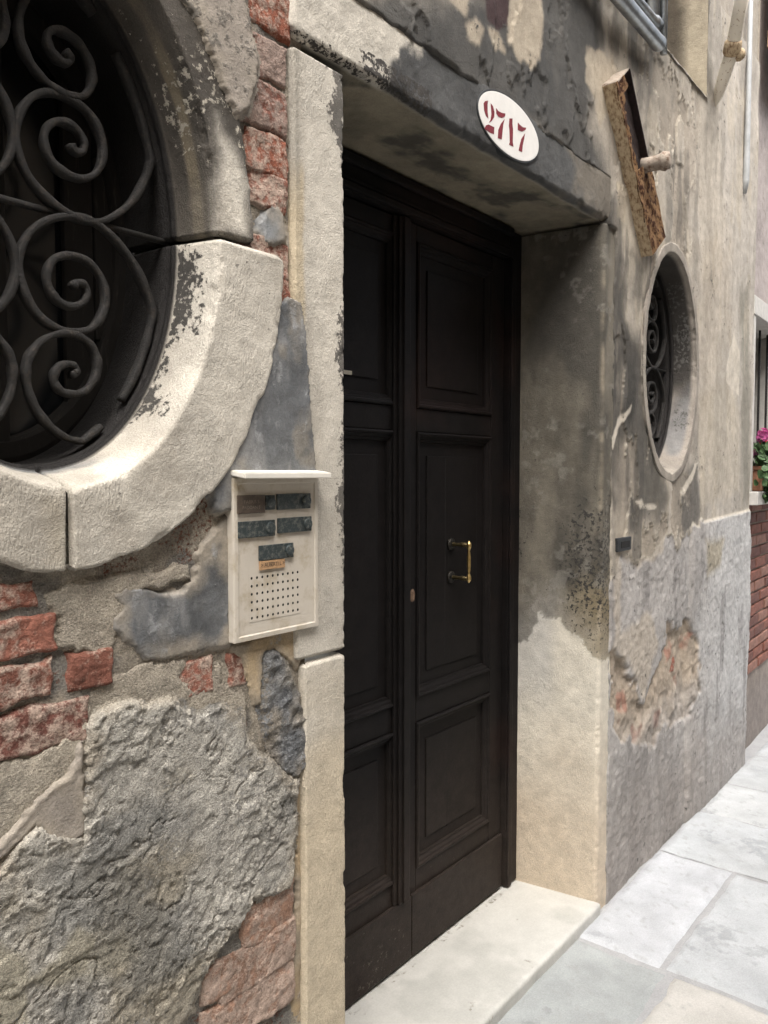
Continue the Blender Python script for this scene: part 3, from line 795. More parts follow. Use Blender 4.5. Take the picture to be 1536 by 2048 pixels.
# end wall of the house at the corner
def yz(x, y0, y1, z0, z1, res):
    y, z = np.meshgrid(np.linspace(y0, y1, max(2, int((y1 - y0) / res))), np.linspace(z0, z1, int((z1 - z0) / res)), indexing='ij')
    return np.stack([np.full_like(y, x), y, z], -1)
surf('plastered_wall', yz(4.556, -0.004, 0.8, G - 0.03, 7.0, 0.03), PLASTER, house, far_paint)

# ---- oval windows
def oval_window(c, near, name='oval_window'):
    ow = part_empty(name, (c[0], 0.1, c[1] - OB), house)
    cx, cz = c
    def stone(t0, t1, upper, right):
        if near:
            oa, ob = (0.388, 0.56) if upper else (0.462, 0.578)
            yf = -0.010 if not upper else -0.004
        else:
            oa, ob, yf = OA + 0.034, OB + 0.04, -0.012
        nt_ = 210 if near else 130
        th = np.linspace(t0, t1, nt_)
        prof = [(1.0, 0.05), (1.0, 0.03), (1.0, yf + 0.007), (0.985, yf + 0.002)]
        nf = 46 if near else 8
        prof += [(k, yf) for k in np.linspace(0.96, 0.05, nf)]
        prof += [(0.025, yf + 0.001), (0.008, yf + 0.004), (0.0, yf + 0.009)]
        ins = [0.0] * len(prof)
        for y in np.linspace(yf + 0.013, 0.080, 30 if near else 20):
            prof.append((0.0, y)); ins.append(0.019 * (y - yf) / 0.08)
        for y, i_ in ((0.0815, 0.021), (0.083, 0.026), (0.086, 0.030), (0.094, 0.030), (0.096, 0.026), (0.10, 0.026), (0.103, 0.032), (0.12, 0.033)):
            prof.append((0.0, y)); ins.append(i_)
        for y in np.linspace(0.13, 0.26, 12):
            prof.append((0.0, y)); ins.append(0.033)
        k = np.array([p[0] for p in prof])[None, :]
        y = np.array([p[1] for p in prof])[None, :]
        ins = np.array(ins)[None, :]
        a = OA + (oa - OA) * k - ins
        b = OB + (ob - OB) * k - ins
        X = cx + a * np.cos(th)[:, None]
        Z = cz + b * np.sin(th)[:, None]
        P = np.stack([X, y + 0 * X, Z], -1)
        te = np.minimum(th - th[0], th[-1] - th[0] - (th - th[0]))[:, None] * 0.42
        def disp(P):
            d = (fbm(P, 6, 3, 420) - 0.5) * 0.005 + (fbm(P, 60, 4, 421) - 0.5) * 0.0018
            arr = np.exp(-((k - 0.01) / 0.05) ** 2) * np.exp(-((y - yf) / 0.02) ** 2) 
            oute = np.exp(-((1 - k) / 0.06) ** 2)
            ch = ss(0.5, 0.75, fbm(P, 28, 4, 422))
            d = d - arr * 0.006 * ch - oute * 0.010 * ss(0.45, 0.7, fbm(P, 16, 4, 423))
            return d - (0.010 if near else 0.001) * (1 - ss(0, 0.006, te))
        def paint(P):
            Y = P[..., 1]
            fr = ss(0.02, 0.0, Y)
            tone = C_STONE if near else (0.27, 0.24, 0.205)
            cc = const(P, tone) * (0.72 + 0.56 * fbm(P, 8, 5, 430)[..., None])
            cc = mix(cc, (0.33, 0.30, 0.25), 0.55 * ss(0.50, 0.66, fbm(P, 7, 6, 425, (1, 1, 0.6))))
            m = 0 * Y
            if near and upper and right:
                cc = mix(cc, (0.30, 0.26, 0.21), 0.75 * ss(0.42, 0.6, fbm(P, 10, 5, 431, (1, 1, 0.5))) * fr)
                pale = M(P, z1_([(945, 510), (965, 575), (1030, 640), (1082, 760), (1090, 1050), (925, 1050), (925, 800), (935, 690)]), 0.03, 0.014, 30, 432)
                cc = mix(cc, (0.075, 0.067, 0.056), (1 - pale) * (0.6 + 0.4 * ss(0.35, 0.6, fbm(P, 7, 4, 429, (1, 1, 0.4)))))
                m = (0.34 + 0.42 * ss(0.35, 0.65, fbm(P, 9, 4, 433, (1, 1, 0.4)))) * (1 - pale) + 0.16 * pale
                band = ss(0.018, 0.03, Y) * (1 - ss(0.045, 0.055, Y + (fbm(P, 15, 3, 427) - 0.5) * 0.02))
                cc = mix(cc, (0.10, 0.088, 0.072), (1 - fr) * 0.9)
                cc = mix(cc, (0.21, 0.175, 0.12), band * (0.35 + 0.6 * ss(0.4, 0.6, fbm(P, 12, 4, 426))))
                m = np.where(Y > 0.02, 0.62 - 0.45 * fbm(P, 20, 3, 434) - 0.2 * band, m)
            elif near and upper:
                m = 0.4 + 0 * Y
            elif near:
                # soot in patches along the reveal, more towards the grille and towards the springing
                up_ = ss(cz - 0.42, cz - 0.02, P[..., 2])
                m = (1 - fr) * np.clip(0.10 + 0.30 * ss(0.42, 0.6, fbm(P, 10, 4, 435)) + 0.72 * (1 - 0.7 * up_) * ss(0.03, 0.075, Y + (fbm(P, 14, 3, 428) - 0.5) * 0.05) * ss(cz - 0.40, cz - 0.22, P[..., 2]), 0, 0.85)
                m = m + fr * 0.22 * ss(0.45, 0.65, fbm(P, 14, 4, 436))
                bot = ss(cz - 0.39, cz - 0.425, P[..., 2]) * ss(0.05, 0.07, Y + (fbm(P, 12, 3, 437) - 0.5) * 0.05)
                cc = mix(cc, (0.16, 0.165, 0.165), bot * 0.9)
                rt = M(P, [(80, 1000), (120, 985), (132, 1060), (120, 1130), (90, 1120)], 0.02, 0.02, 16, 438)
                cc = mix(cc, (0.33, 0.29, 0.22), rt * fr * 0.5)
            else:
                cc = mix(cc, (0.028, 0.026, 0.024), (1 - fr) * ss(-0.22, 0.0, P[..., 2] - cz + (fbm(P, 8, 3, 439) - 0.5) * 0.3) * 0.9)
                cc = mix(cc, (0.16, 0.165, 0.17), (1 - fr) * M(P, z6([(760, 1400), (790, 1180), (850, 900), (850, 1150), (800, 1350)]), 0.02, 0.03, 12, 441) * 0.7)
                m = 0.28 * ss(0.4, 0.7, fbm(P, 8, 4, 440)) + (1 - fr) * 0.15
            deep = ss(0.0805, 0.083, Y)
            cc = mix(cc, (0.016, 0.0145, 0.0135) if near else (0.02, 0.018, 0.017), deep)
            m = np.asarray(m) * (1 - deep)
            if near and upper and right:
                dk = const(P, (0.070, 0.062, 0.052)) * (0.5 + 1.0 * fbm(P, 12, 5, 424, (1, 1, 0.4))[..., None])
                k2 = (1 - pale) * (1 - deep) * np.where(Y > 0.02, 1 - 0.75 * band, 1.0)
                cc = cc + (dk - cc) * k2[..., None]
                mm = (1 - deep) * (0.20 + 0.22 * ss(0.4, 0.65, fbm(P, 8, 4, 423, (1, 1, 0.4)))) * (1 - pale)
                return cc, crust(P, (0.40, 0.365, 0.30), np.clip(mm, 0, 1))
            return cc, crust(P, C_GREYC if near else (0.12, 0.115, 0.105), np.clip(m, 0, 1))
        return surf('surround_stone', P, STONE, ow, paint, disp)
    g = 0.006 if near else 0.0002
    stone(g, math.pi / 2 - g, True, True)
    stone(math.pi / 2 + g, math.pi - g, True, False)
    stone(math.pi + g, 1.5 * math.pi - g, False, False)
    stone(1.5 * math.pi + g, 2 * math.pi - g, False, True)
    thm = np.linspace(0, 2 * math.pi, 96, endpoint=False)
    def em(d, y):
        return [(cx + (OA + d) * math.cos(t), y, cz + (OB + d) * math.sin(t)) for t in thm]
    rings('joint_mortar', [em(0.06, 0.020), em(0.012, 0.016), em(0.008, 0.02), em(0.008, 0.27)], MORTM, ow, False)
    # wooden casement, panes and a half closed inner shutter behind the grille
    th = np.linspace(0, 2 * math.pi, 72, endpoint=False)
    def ell(k, y):
        return [(cx + OA * k * math.cos(t), y, cz + OB * k * math.sin(t)) for t in th]
    rings('casement_frame', [ell(0.95, 0.262), ell(0.95, 0.235), ell(0.90, 0.228), ell(0.84, 0.228), ell(0.825, 0.236), ell(0.82, 0.262)], OLDWOOD, ow, False)
    box('casement_mullion', cx - 0.03, cx + 0.03, 0.230, 0.262, cz - OB * 0.9, cz + OB * 0.9, OLDWOOD, ow)
    rings('window_pane', [ell(1.02, 0.264), ell(0.5, 0.2645)], GLASS, ow)
    for i in range(2):
        xa = cx + 0.147 + i * 0.062
        hh = OB * math.sqrt(max(0.02, 1 - ((xa + 0.058 - cx) / (OA * 0.98)) ** 2)) * 0.95
        box('shutter_board', xa, xa + 0.058, 0.246, 0.2615, cz - hh, cz + hh, OLDWOOD, ow)
    return ow
ow1 = oval_window(OC1, True)
ow2 = oval_window(OC2, False)
# grille: each scroll is drawn once and mirrored about the two axes of the oval
YG = 0.112
GSH = 0.013                   # the grille sits a little off the middle of the oval
S3 = z1_([(318, 1262), (325, 1245), (350, 1243), (372, 1262), (378, 1298), (355, 1332), (310, 1345), (260, 1328), (222, 1285), (203, 1225), (215, 1165), (250, 1130), (305, 1122), (370, 1142), (425, 1195), (455, 1265), (458, 1340), (430, 1410), (385, 1447), (320, 1455), (245, 1440), (175, 1395), (115, 1310), (82, 1205), (85, 1110), (125, 1025), (200, 970), (290, 950), (375, 962), (450, 1003), (530, 1085), (592, 1175), (635, 1270), (662, 1350), (676, 1440), (676, 1530), (655, 1630), (612, 1720), (550, 1800)])
S4 = z2([(308, 330), (322, 325), (330, 305), (312, 284), (275, 284), (242, 312), (236, 358), (262, 398), (312, 412), (365, 402), (405, 362), (424, 305), (418, 245), (388, 190), (340, 158), (282, 146), (220, 158), (165, 195), (125, 252), (112, 320), (125, 405), (160, 485), (210, 550), (275, 598), (340, 618), (400, 622), (460, 615)])
def quarter(S):
    return np.array([(W(x, y, YG)[0] - OC1[0] + GSH, YG, W(x, y, YG)[2] - OC1[1] - 0.004) for x, y in S])
def inside(p):
    q = p.copy()
    k = np.sqrt(((q[:, 0] - GSH) / (OA - 0.042)) ** 2 + (q[:, 2] / (OB - 0.042)) ** 2)
    f = np.where(k > 1, 1 / k, 1.0)
    q[:, 0] = (q[:, 0] - GSH) * f + GSH
    q[:, 2] *= f
    return q
scroll_src = [inside(catmull(quarter(S3), 6)), inside(catmull(quarter(S4), 6))]
for ow, c in ((ow1, OC1), (ow2, OC2)):
    for sx in (1, -1):
        for sz in (1, -1):
            for p in scroll_src:
                q = p * np.array([sx, 1, sz]) + np.array([c[0] - GSH, 0, c[1] + 0.004])
                n = len(q)
                t = np.linspace(0, 1, n)
                rad = 0.0058 + 0.0005 * np.sin(t * 47) + 0.0004 * np.sin(t * 131)
                tube('grille_scroll', q, rad, IRON, ow, n=12, aspect=1.6, power=6.0)
    tube('grille_bar', [(c[0] - OA - 0.01, YG + 0.004, c[1] + 0.004), (c[0], YG + 0.004, c[1] + 0.004), (c[0] + OA + 0.01, YG + 0.004, c[1] + 0.004)], 0.0055, IRON, ow, n=8, power=4)

# ---- stone surround of the door
ds = part_empty('door_surround', (1.98, 0.1, G), house)
def corner_profile(pts, step):
    out_ = []
    for (a, b) in zip(pts[:-1], pts[1:]):
        n = max(1, int(math.hypot(b[0] - a[0], b[1] - a[1]) / step))
        for i in range(n):
            out_.append((a[0] + (b[0] - a[0]) * i / n, a[1] + (b[1] - a[1]) * i / n))
    out_.append(pts[-1])
    return out_
def post(name, prof, z0, z1, paint, arris, seed, res=0.0035, chip=0.010, flip=True):
    z = np.linspace(z0, z1, int((z1 - z0) / res))
    p = np.array(prof)
    P = np.stack([np.repeat(p[:, 0][:, None], len(z), 1), np.repeat(p[:, 1][:, None], len(z), 1), np.repeat(z[None], len(p), 0)], -1)
    def disp(Q):
        d = (fbm(Q, 5, 3, seed) - 0.5) * 0.004 + (fbm(Q, 50, 4, seed + 1) - 0.5) * 0.0016
        r = np.hypot(Q[..., 0] - arris[0], Q[..., 1] - arris[1])
        d = d - np.exp(-(r / 0.012) ** 2) * chip * (0.75 * ss(0.55, 0.72, fbm(Q, 13, 5, seed + 2, gain=0.65)) + 0.25 * ss(0.5, 0.7, fbm(Q, 70, 3, seed + 3)))
        te = np.minimum(Q[..., 2] - z0, z1 - Q[..., 2])
        return d - 0.012 * (1 - ss(0, 0.007, te))
    return surf(name, P, STONE, ds, paint, disp)
def jamb_paint(P):
    X, Y, Z = P[..., 0], P[..., 1], P[..., 2]
    c = const(P, C_STONE) * (0.72 + 0.56 * fbm(P, 7, 5, 450, (1, 1, 0.4))[..., None])
    c = mix(c, (0.33, 0.30, 0.25), 0.5 * ss(0.50, 0.66, fbm(P, 8, 6, 449, (1, 1, 0.35))))
    c = mix(c, C_STONEW, 0.75 * (1 - ss(0.75, 1.2, Z + (fbm(P, 5, 3, 451) - 0.5) * 0.5)))
    c = mix(c, (0.44, 0.36, 0.235), 0.75 * (1 - ss(1.172, 1.185, X + (fbm(P, 14, 4, 452) - 0.5) * 0.02)) * (ss(1.70, 1.8, Z) * (1 - ss(2.08, 2.14, Z))))
    c = mix(c, (0.27, 0.25, 0.21), 0.6 * (1 - ss(1.163, 1.172, X + (fbm(P, 14, 4, 453) - 0.5) * 0.02)) * ss(2.0, 2.1, Z))
    m = np.clip(0.66 - (XL - X) / 0.10, 0, 0.66) * ss(1.05, 1.3, Z) * (0.35 + 1.0 * ss(0.4, 0.65, fbm(P, 5, 4, 455)))
    m = m + 0.5 * M(P, zm([(640, 400), (720, 470), (775, 440), (780, 630), (745, 620), (705, 520), (645, 450)], 460, 0, 3.413), 0.02, 0.01, 30, 456)
    m = m + 0.33 * M(P, zm([(590, 650), (690, 600), (770, 640), (770, 1020), (690, 940), (610, 800)], 460, 0, 3.413), 0.03, 0.01, 30, 457)
    return c, crust(P, (0.13, 0.12, 0.105), np.clip(m, 0, 1))
lp = corner_profile([(1.150, 0.06), (1.150, 0.010), (1.156, 0.0), (XL - 0.007, 0.0), (XL - 0.001, 0.005), (XL, 0.012), (XL, 0.42)], 0.0035)
post('jamb_stone', lp, 1.112, 2.344, jamb_paint, (XL, 0.0), 460)
lp2 = corner_profile([(1.170, 0.06), (1.170, 0.010), (1.176, -0.002), (XL - 0.009, -0.002), (XL - 0.001, 0.006), (XL, 0.014), (XL, 0.42)], 0.0035)
post('jamb_stone', lp2, G - 0.02, 1.106, jamb_paint, (XL, 0.0), 470)
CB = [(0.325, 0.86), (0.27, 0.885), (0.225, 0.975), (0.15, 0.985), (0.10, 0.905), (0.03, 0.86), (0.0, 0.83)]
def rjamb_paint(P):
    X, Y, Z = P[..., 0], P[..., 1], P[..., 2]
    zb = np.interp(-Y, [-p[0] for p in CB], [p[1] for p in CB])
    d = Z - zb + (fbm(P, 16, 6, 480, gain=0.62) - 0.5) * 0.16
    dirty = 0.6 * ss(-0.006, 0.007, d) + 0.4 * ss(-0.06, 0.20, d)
    cl = const(P, (0.61, 0.565, 0.475)) * (0.88 + 0.24 * fbm(P, 7, 5, 481)[..., None])
    cl = mix(cl, (0.56, 0.455, 0.335), 0.75 * (1 - ss(0.1, 0.75, Z + (fbm(P, 4, 3, 482) - 0.5) * 0.4)))  # warm bounce from the threshold put into the lower stone colour
    cl = mix(cl, (0.42, 0.415, 0.405), 0.5 * ss(0.55, 0.8, Z) * (1 - ss(0.02, 0.1, 0.33 - Y - 0.1)))
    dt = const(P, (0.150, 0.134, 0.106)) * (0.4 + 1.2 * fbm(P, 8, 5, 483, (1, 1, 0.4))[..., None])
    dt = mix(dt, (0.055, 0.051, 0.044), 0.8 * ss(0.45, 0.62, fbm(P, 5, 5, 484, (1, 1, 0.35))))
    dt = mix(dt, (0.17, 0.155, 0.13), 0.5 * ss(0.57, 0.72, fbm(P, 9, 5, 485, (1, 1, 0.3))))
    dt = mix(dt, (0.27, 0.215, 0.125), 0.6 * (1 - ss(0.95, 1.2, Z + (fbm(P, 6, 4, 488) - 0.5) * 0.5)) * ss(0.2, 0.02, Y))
    dt = mix(dt, (0.24, 0.225, 0.195), 0.4 * ss(0.60, 0.68, fbm(P, 30, 4, 489)) * ss(0.45, 0.6, fbm(P, 5, 3, 490)))
    # pale worn arris
    ar = np.exp(-(np.hypot(X - XR, Y) / 0.010) ** 2) * ss(0.42, 0.62, fbm(P, 7, 5, 486))
    dt = mix(dt, (0.34, 0.29, 0.215), ar * 0.6)
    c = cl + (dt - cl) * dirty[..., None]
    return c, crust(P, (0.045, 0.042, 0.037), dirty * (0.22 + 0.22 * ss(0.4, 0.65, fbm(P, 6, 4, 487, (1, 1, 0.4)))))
rp = corner_profile([(2.612, 0.42), (2.612, 0.325), (XR - 0.003, 0.012), (XR + 0.002, 0.004), (XR + 0.010, 0.0), (2.745, 0.0), (2.752, 0.010), (2.752, 0.06)], 0.0045)
post('jamb_stone', rp, G - 0.02, ZT - 0.004, rjamb_paint, (XR, 0.0), 490, 0.0045, 0.007)
def lintel_paint(P):
    X, Y, Z = P[..., 0], P[..., 1], P[..., 2]
    c = const(P, C_STONE) * (0.88 + 0.24 * fbm(P, 8, 5, 500)[..., None])
    edge = 1.50 + (Z - 2.45) * 0.9
    d = X - edge + (fbm(P, 14, 5, 501) - 0.5) * 0.22
    cov = ss(-0.02, 0.02, d)
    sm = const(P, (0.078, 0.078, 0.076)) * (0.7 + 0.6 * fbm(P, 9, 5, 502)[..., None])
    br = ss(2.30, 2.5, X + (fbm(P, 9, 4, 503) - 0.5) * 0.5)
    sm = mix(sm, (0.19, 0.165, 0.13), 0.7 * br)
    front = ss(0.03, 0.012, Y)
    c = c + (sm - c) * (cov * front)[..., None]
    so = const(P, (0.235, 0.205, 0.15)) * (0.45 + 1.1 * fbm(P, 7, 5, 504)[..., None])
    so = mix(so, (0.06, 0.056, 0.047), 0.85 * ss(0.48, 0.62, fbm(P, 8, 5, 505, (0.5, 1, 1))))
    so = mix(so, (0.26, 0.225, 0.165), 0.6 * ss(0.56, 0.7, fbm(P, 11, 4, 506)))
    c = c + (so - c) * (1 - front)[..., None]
    m = front * (1 - cov) * 0.5 * (1 - ss(2.36, 2.41, Z)) + front * cov * 0.12
    m = np.where((X < 1.62) & (X > 1.29) & (Z < 2.42), np.maximum(m, front * 0.55 * ss(1.28, 1.4, X)), m)
    return c, crust(P, C_SOOT, np.clip(m, 0, 1))
yz_prof = corner_profile([(0.06, 2.532), (0.010, 2.532), (0.0, 2.524), (-0.003, 2.50), (-0.003, ZT + 0.012), (0.001, ZT + 0.004), (0.010, ZT), (0.42, ZT + 0.008)], 0.0045)
xx = np.linspace(1.146, 2.69, 400)
pz = np.array(yz_prof)
Pl = np.stack([np.repeat(xx[:, None], len(pz), 1), np.repeat(pz[None, :, 0], len(xx), 0), np.repeat(pz[None, :, 1], len(xx), 0)], -1)
def lintel_disp(P):
    r = np.hypot(P[..., 1], P[..., 2] - ZT)
    d = (fbm(P, 6, 4, 510) - 0.5) * 0.012 + (fbm(P, 45, 4, 511) - 0.5) * 0.004 - np.exp(-(r / 0.014) ** 2) * 0.010 * ss(0.42, 0.7, fbm(P, 22, 4, 512))
    te = np.minimum(P[..., 0] - 1.146, 2.69 - P[..., 0])
    return d - 0.014 * (1 - ss(0, 0.010, te))
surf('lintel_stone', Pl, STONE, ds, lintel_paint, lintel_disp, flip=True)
# threshold
ZTH = -0.036
def th_paint(P):
    c = const(P, (0.475, 0.465, 0.43)) * (0.9 + 0.2 * fbm(P, 5, 5, 520)[..., None])
    c = mix(c, (0.37, 0.365, 0.335), 0.6 * ss(0.54, 0.68, fbm(P, 6, 5, 521)))
    return c, crust(P, (0.22, 0.20, 0.165), 0.34 * ss(0.5, 0.72, fbm(P, 9, 4, 522)) + 0.3 * (P[..., 1] > 0.29))
tp = np.array(corner_profile([(-0.016, G - 0.02), (-0.016, ZTH - 0.008), (-0.013, ZTH - 0.002), (-0.006, ZTH), (0.42, ZTH - 0.004)], 0.008))
xx = np.linspace(1.20, XR - 0.002, 180)
Pt = np.stack([np.repeat(xx[:, None], len(tp), 1), np.repeat(tp[None, :, 0], len(xx), 0), np.repeat(tp[None, :, 1], len(xx), 0)], -1)
surf('threshold', Pt, MARBLE, ds, th_paint, lambda P: (fbm(P, 5, 3, 525) - 0.5) * 0.004 - 0.004 * np.exp(-(np.hypot(P[..., 1] + 0.016, P[..., 2] - ZTH) / 0.008) ** 2) * ss(0.5, 0.7, fbm(P, 20, 3, 526)))

# ---- the double door
door = part_empty('double_door', (1.96, DY, ZTH), house)
def wood_paint(V):
    P = np.asarray(V, float)
    c = const(P, (0.0080, 0.0070, 0.0068)) * (0.7 + 0.6 * fbm(P, 9, 4, 600, (3, 1, 0.3))[..., None])
    low = 1 - ss(0.05, 0.75, P[..., 2] + (fbm(P, 6, 3, 601) - 0.5) * 0.3)
    c = mix(c, (0.036, 0.028, 0.023), 0.8 * low)
    br = ss(0.55, 0.75, fbm(P, 4, 3, 602))
    c = mix(c, (0.020, 0.012, 0.010), 0.6 * br)
    return c, crust(P, (0.085, 0.072, 0.06), 0.36 * low * ss(0.4, 0.7, fbm(P, 8, 3, 603)))
def wpart(name, parent, x0, x1, y0, y1, z0, z1, bev=0.004):
    # long boards get cross cuts so that the paint layer follows them
    bm = bmesh.new()
    bm_box(bm, x0, x1, y0, y1, z0, z1, bev)
    ax = 2 if (z1 - z0) > (x1 - x0) else 0
    lo, hi = (z0, z1) if ax == 2 else (x0, x1)
    n = int((hi - lo) / 0.08)
    for i in range(1, n):
        co = [0, 0, 0]; no = [0, 0, 0]
        co[ax] = lo + (hi - lo) * i / n; no[ax] = 1
        bmesh.ops.bisect_plane(bm, geom=bm.verts[:] + bm.edges[:] + bm.faces[:], plane_co=co, plane_no=no)
    return bm_obj(name, bm, WOOD, parent, False, wood_paint)
def moulding(parent, x0, x1, z0, z1, y):
    prof = [(0.0, y + 0.012), (0.0, y - 0.005), (0.005, y - 0.008), (0.010, y - 0.006), (0.012, y - 0.001), (0.018, y + 0.001), (0.023, y + 0.007), (0.030, y + 0.008), (0.032, y + 0.018)]
    return rings('panel_moulding', [rect(x0, x1, z0, z1, i, yy) for i, yy in prof], WOOD, parent, False, wood_paint)
def panel(parent, x0, x1, z0, z1, y, fl=0.072):
    fb = y + 0.016
    prof = [(0.028, fb), (fl, fb), (fl, fb - 0.0045), (fl + 0.002, fb - 0.0055)]
    o = rings('door_panel', [rect(x0, x1, z0, z1, i, yy) for i, yy in prof], WOOD, parent, True, wood_paint)
    return o
def leaf(x0, x1, right):
    st_l, st_r = (0.045, 0.085) if right else (0.085, 0.055)
    wpart('stile', door, x0, x0 + st_l, DY, DY + 0.045, ZTH + 0.006, 2.258)
    wpart('stile', door, x1 - st_r, x1, DY, DY + 0.045, ZTH + 0.006, 2.258)
    xa, xb = x0 + st_l + 0.0012, x1 - st_r - 0.0012
    for za, zb in ((2.205, 2.258), (1.625, 1.70), (0.712, 0.792), (0.165, 0.242)):
        wpart('rail', door, xa, xb, DY + 0.001, DY + 0.045, za, zb)
    for za, zb in ((1.70, 2.205), (0.792, 1.625), (0.242, 0.712)):
        moulding(door, xa, xb, za, zb, DY)
        panel(door, xa, xb, za, zb, DY)
    wpart('kickboard', door, x0 + (0.012 if right else -0.002), x1 - (0.008 if right else -0.012), DY - 0.012, DY - 0.0005, ZTH + 0.010, 0.172, 0.003)
leaf(1.958, 2.532, True)
leaf(1.380, 1.954, False)
# meeting bead: stepped astragal
wpart('meeting_bead', door, 1.878, 1.962, DY - 0.010, DY - 0.0005, 0.175, 2.255, 0.003)
wpart('meeting_bead', door, 1.893, 1.950, DY - 0.020, DY - 0.0105, 0.175, 2.255, 0.004)
wpart('meeting_bead', door, 1.908, 1.938, DY - 0.027, DY - 0.0205, 0.175, 2.255, 0.003)
# fixed frame
wpart('frame_post', door, 2.536, 2.618, DY - 0.022, DY + 0.07, ZTH + 0.004, 2.36, 0.003)
wpart('frame_post', door, 2.536, 2.562, DY - 0.032, DY - 0.0225, ZTH + 0.004, 2.262, 0.004)
wpart('frame_post', door, 1.300, 1.376, DY - 0.022, DY + 0.07, ZTH + 0.004, 2.36, 0.003)
wpart('frame_head', door, 1.377, 2.535, DY - 0.020, DY + 0.07, 2.262, 2.375, 0.003)
wpart('frame_head', door, 1.377, 2.535, DY - 0.034, DY - 0.0205, 2.264, 2.286, 0.005)
wpart('frame_head', door, 1.377, 2.535, DY - 0.028, DY - 0.0205, 2.289, 2.300, 0.003)
wpart('frame_head', door, 1.377, 2.535, DY - 0.040, DY - 0.0205, 2.335, 2.362, 0.006)
box('door_back', 1.29, 2.63, DY + 0.075, DY + 0.09, G, 2.40, DARK, door, 0)
# shrinkage cracks in the panels
for x, za, zb in ((2.178, 0.87, 1.55), (2.195, 0.31, 0.64)):
    box('panel_crack', x, x + 0.0016, DY + 0.0101, DY + 0.0125, za, zb, DARK, door, 0)
# knot in the stile
th = np.linspace(0, 2 * math.pi, 20, endpoint=False)
kx, kz = 1.984, 1.118
kn = rings('wood_knot', [[(kx + 0.013 * k * math.cos(t), DY - yy, kz + 0.021 * k * math.sin(t)) for t in th] for k, yy in ((1, 0.0004), (0.8, 0.0022), (0.5, 0.0022), (0.4, 0.001))], mat_plain('worn_knot', (0.16, 0.10, 0.062), 0.7, 0, 0.4, 200, 0.0005), door)
# brass pull handle on two rosettes
HX, HYY = 2.209, 0.262
zt_, zb_ = W(938, 1088, HYY)[2], W(937, 1160, HYY)[2]
def turned(pts, axis, n=14):
    """a turned solid: (position along the axis, radius)"""
    return np.array([a for a, r in pts]), np.array([r for a, r in pts])
bm = bmesh.new()
def add_tube(bm, pts, rad, **kw):
    V, F = tube_np(pts, rad, **kw)
    vs = [bm.verts.new(v) for v in V]
    for f in F:
        bm.faces.new([vs[i] for i in dict.fromkeys(f)])
hp = [(0.010, 0.002), (0.008, 0.0045), (0.006, 0.004), (0.004, 0.0085), (-0.004, 0.0105), (-0.012, 0.0095), (-0.018, 0.006), (-0.024, 0.0045), (-0.03, 0.0065), (-0.045, 0.0082)]
L = zt_ - zb_
zz = [zt_ + a for a, r in hp] + [zb_ - a for a, r in hp[::-1]]
rr = [r for a, r in hp] + [r for a, r in hp[::-1]]
add_tube(bm, [(HX, HYY, z) for z in zz], [q * 0.78 for q in rr], n=14, up=(1, 0, 0))
bm_obj('door_handle', bm, BRASS, door, True)
for z in (zt_ - 0.004, zb_ + 0.004):
    bm = bmesh.new()
    add_tube(bm, [(HX, y, z) for y in (HYY + 0.002, HYY + 0.012, HYY + 0.016, HYY + 0.026, HYY + 0.034, DY - 0.002, DY + 0.012)], [0.006, 0.006, 0.0085, 0.0085, 0.0055, 0.0065, 0.007], n=14, up=(0, 0, 1))
    bm_obj('handle_stem', bm, STEMB, door, True)
    bm = bmesh.new()
    add_tube(bm, [(HX, y, z) for y in (DY + 0.011, DY + 0.004, DY + 0.001, DY - 0.0015)], [0.020, 0.020, 0.016, 0.010], n=24, up=(0, 0, 1))
    bm_obj('handle_rosette', bm, DARKBRASS, door, True)
# scraps of paper and tape left on the far leaf
for (pa, pb, ya, yb) in ((690, 703, 738, 750),):
    a, b = W(pa - 14, ya, DY + 0.004), W(pb, yb, DY + 0.004)
    box('paper_scrap', a[0], b[0], DY + 0.002, DY + 0.0065, b[2], a[2], TAPE, door, 0.0005)

# ---- window of the upper floor
uw = part_empty('upper_window', (3.03, 0.1, UZ0), house)
def rev_paint(P):
    c = const(P, (0.40, 0.345, 0.255)) * (0.7 + 0.6 * fbm(P, 8, 4, 620, (1, 1, 0.2))[..., None])
    c = mix(c, (0.12, 0.10, 0.075), ss(0.05, 0.15, P[..., 1] + (fbm(P, 5, 4, 621) - 0.5) * 0.1))  # recess darkening towards the glass put into the plaster colour
    return c, crust(P, (0.16, 0.14, 0.11), 0.3 * ss(0.5, 0.7, fbm(P, 9, 4, 622)))
Pj = yz(UX1, -0.006, 0.30, UZ0 - 0.01, 4.46, 0.012)[::-1]
surf('window_reveal', Pj, PLASTER, uw, rev_paint, lambda P: (fbm(P, 8, 4, 623) - 0.5) * 0.012)
Pj = yz(UX0, -0.006, 0.30, UZ0 - 0.01, 4.46, 0.03)
surf('window_reveal', Pj, PLASTER, uw, rev_paint)
x, y = np.meshgrid(np.linspace(UX0 - 0.01, UX1 + 0.01, 160), np.linspace(-0.014, 0.30, 30), indexing='ij')
Ps = np.stack([x, y, np.full_like(x, UZ0 + 0.003)], -1)
surf('window_sill', Ps, STONE, uw, lambda P: const(P, (0.36, 0.34, 0.31)) * (0.8 + 0.4 * fbm(P, 9, 4, 624)[..., None]), lambda P: (fbm(P, 14, 4, 625) - 0.5) * 0.012 - 0.02 * (1 - ss(-0.014, 0.002, P[..., 1])))
box('window_head', UX0 - 0.01, UX1 + 0.01, 0.002, 0.30, 4.45, 4.50, PALEST, uw, 0.003)
box('window_pane', UX0, UX1, 0.235, 0.245, UZ0, 4.45, GLASS, uw, 0)
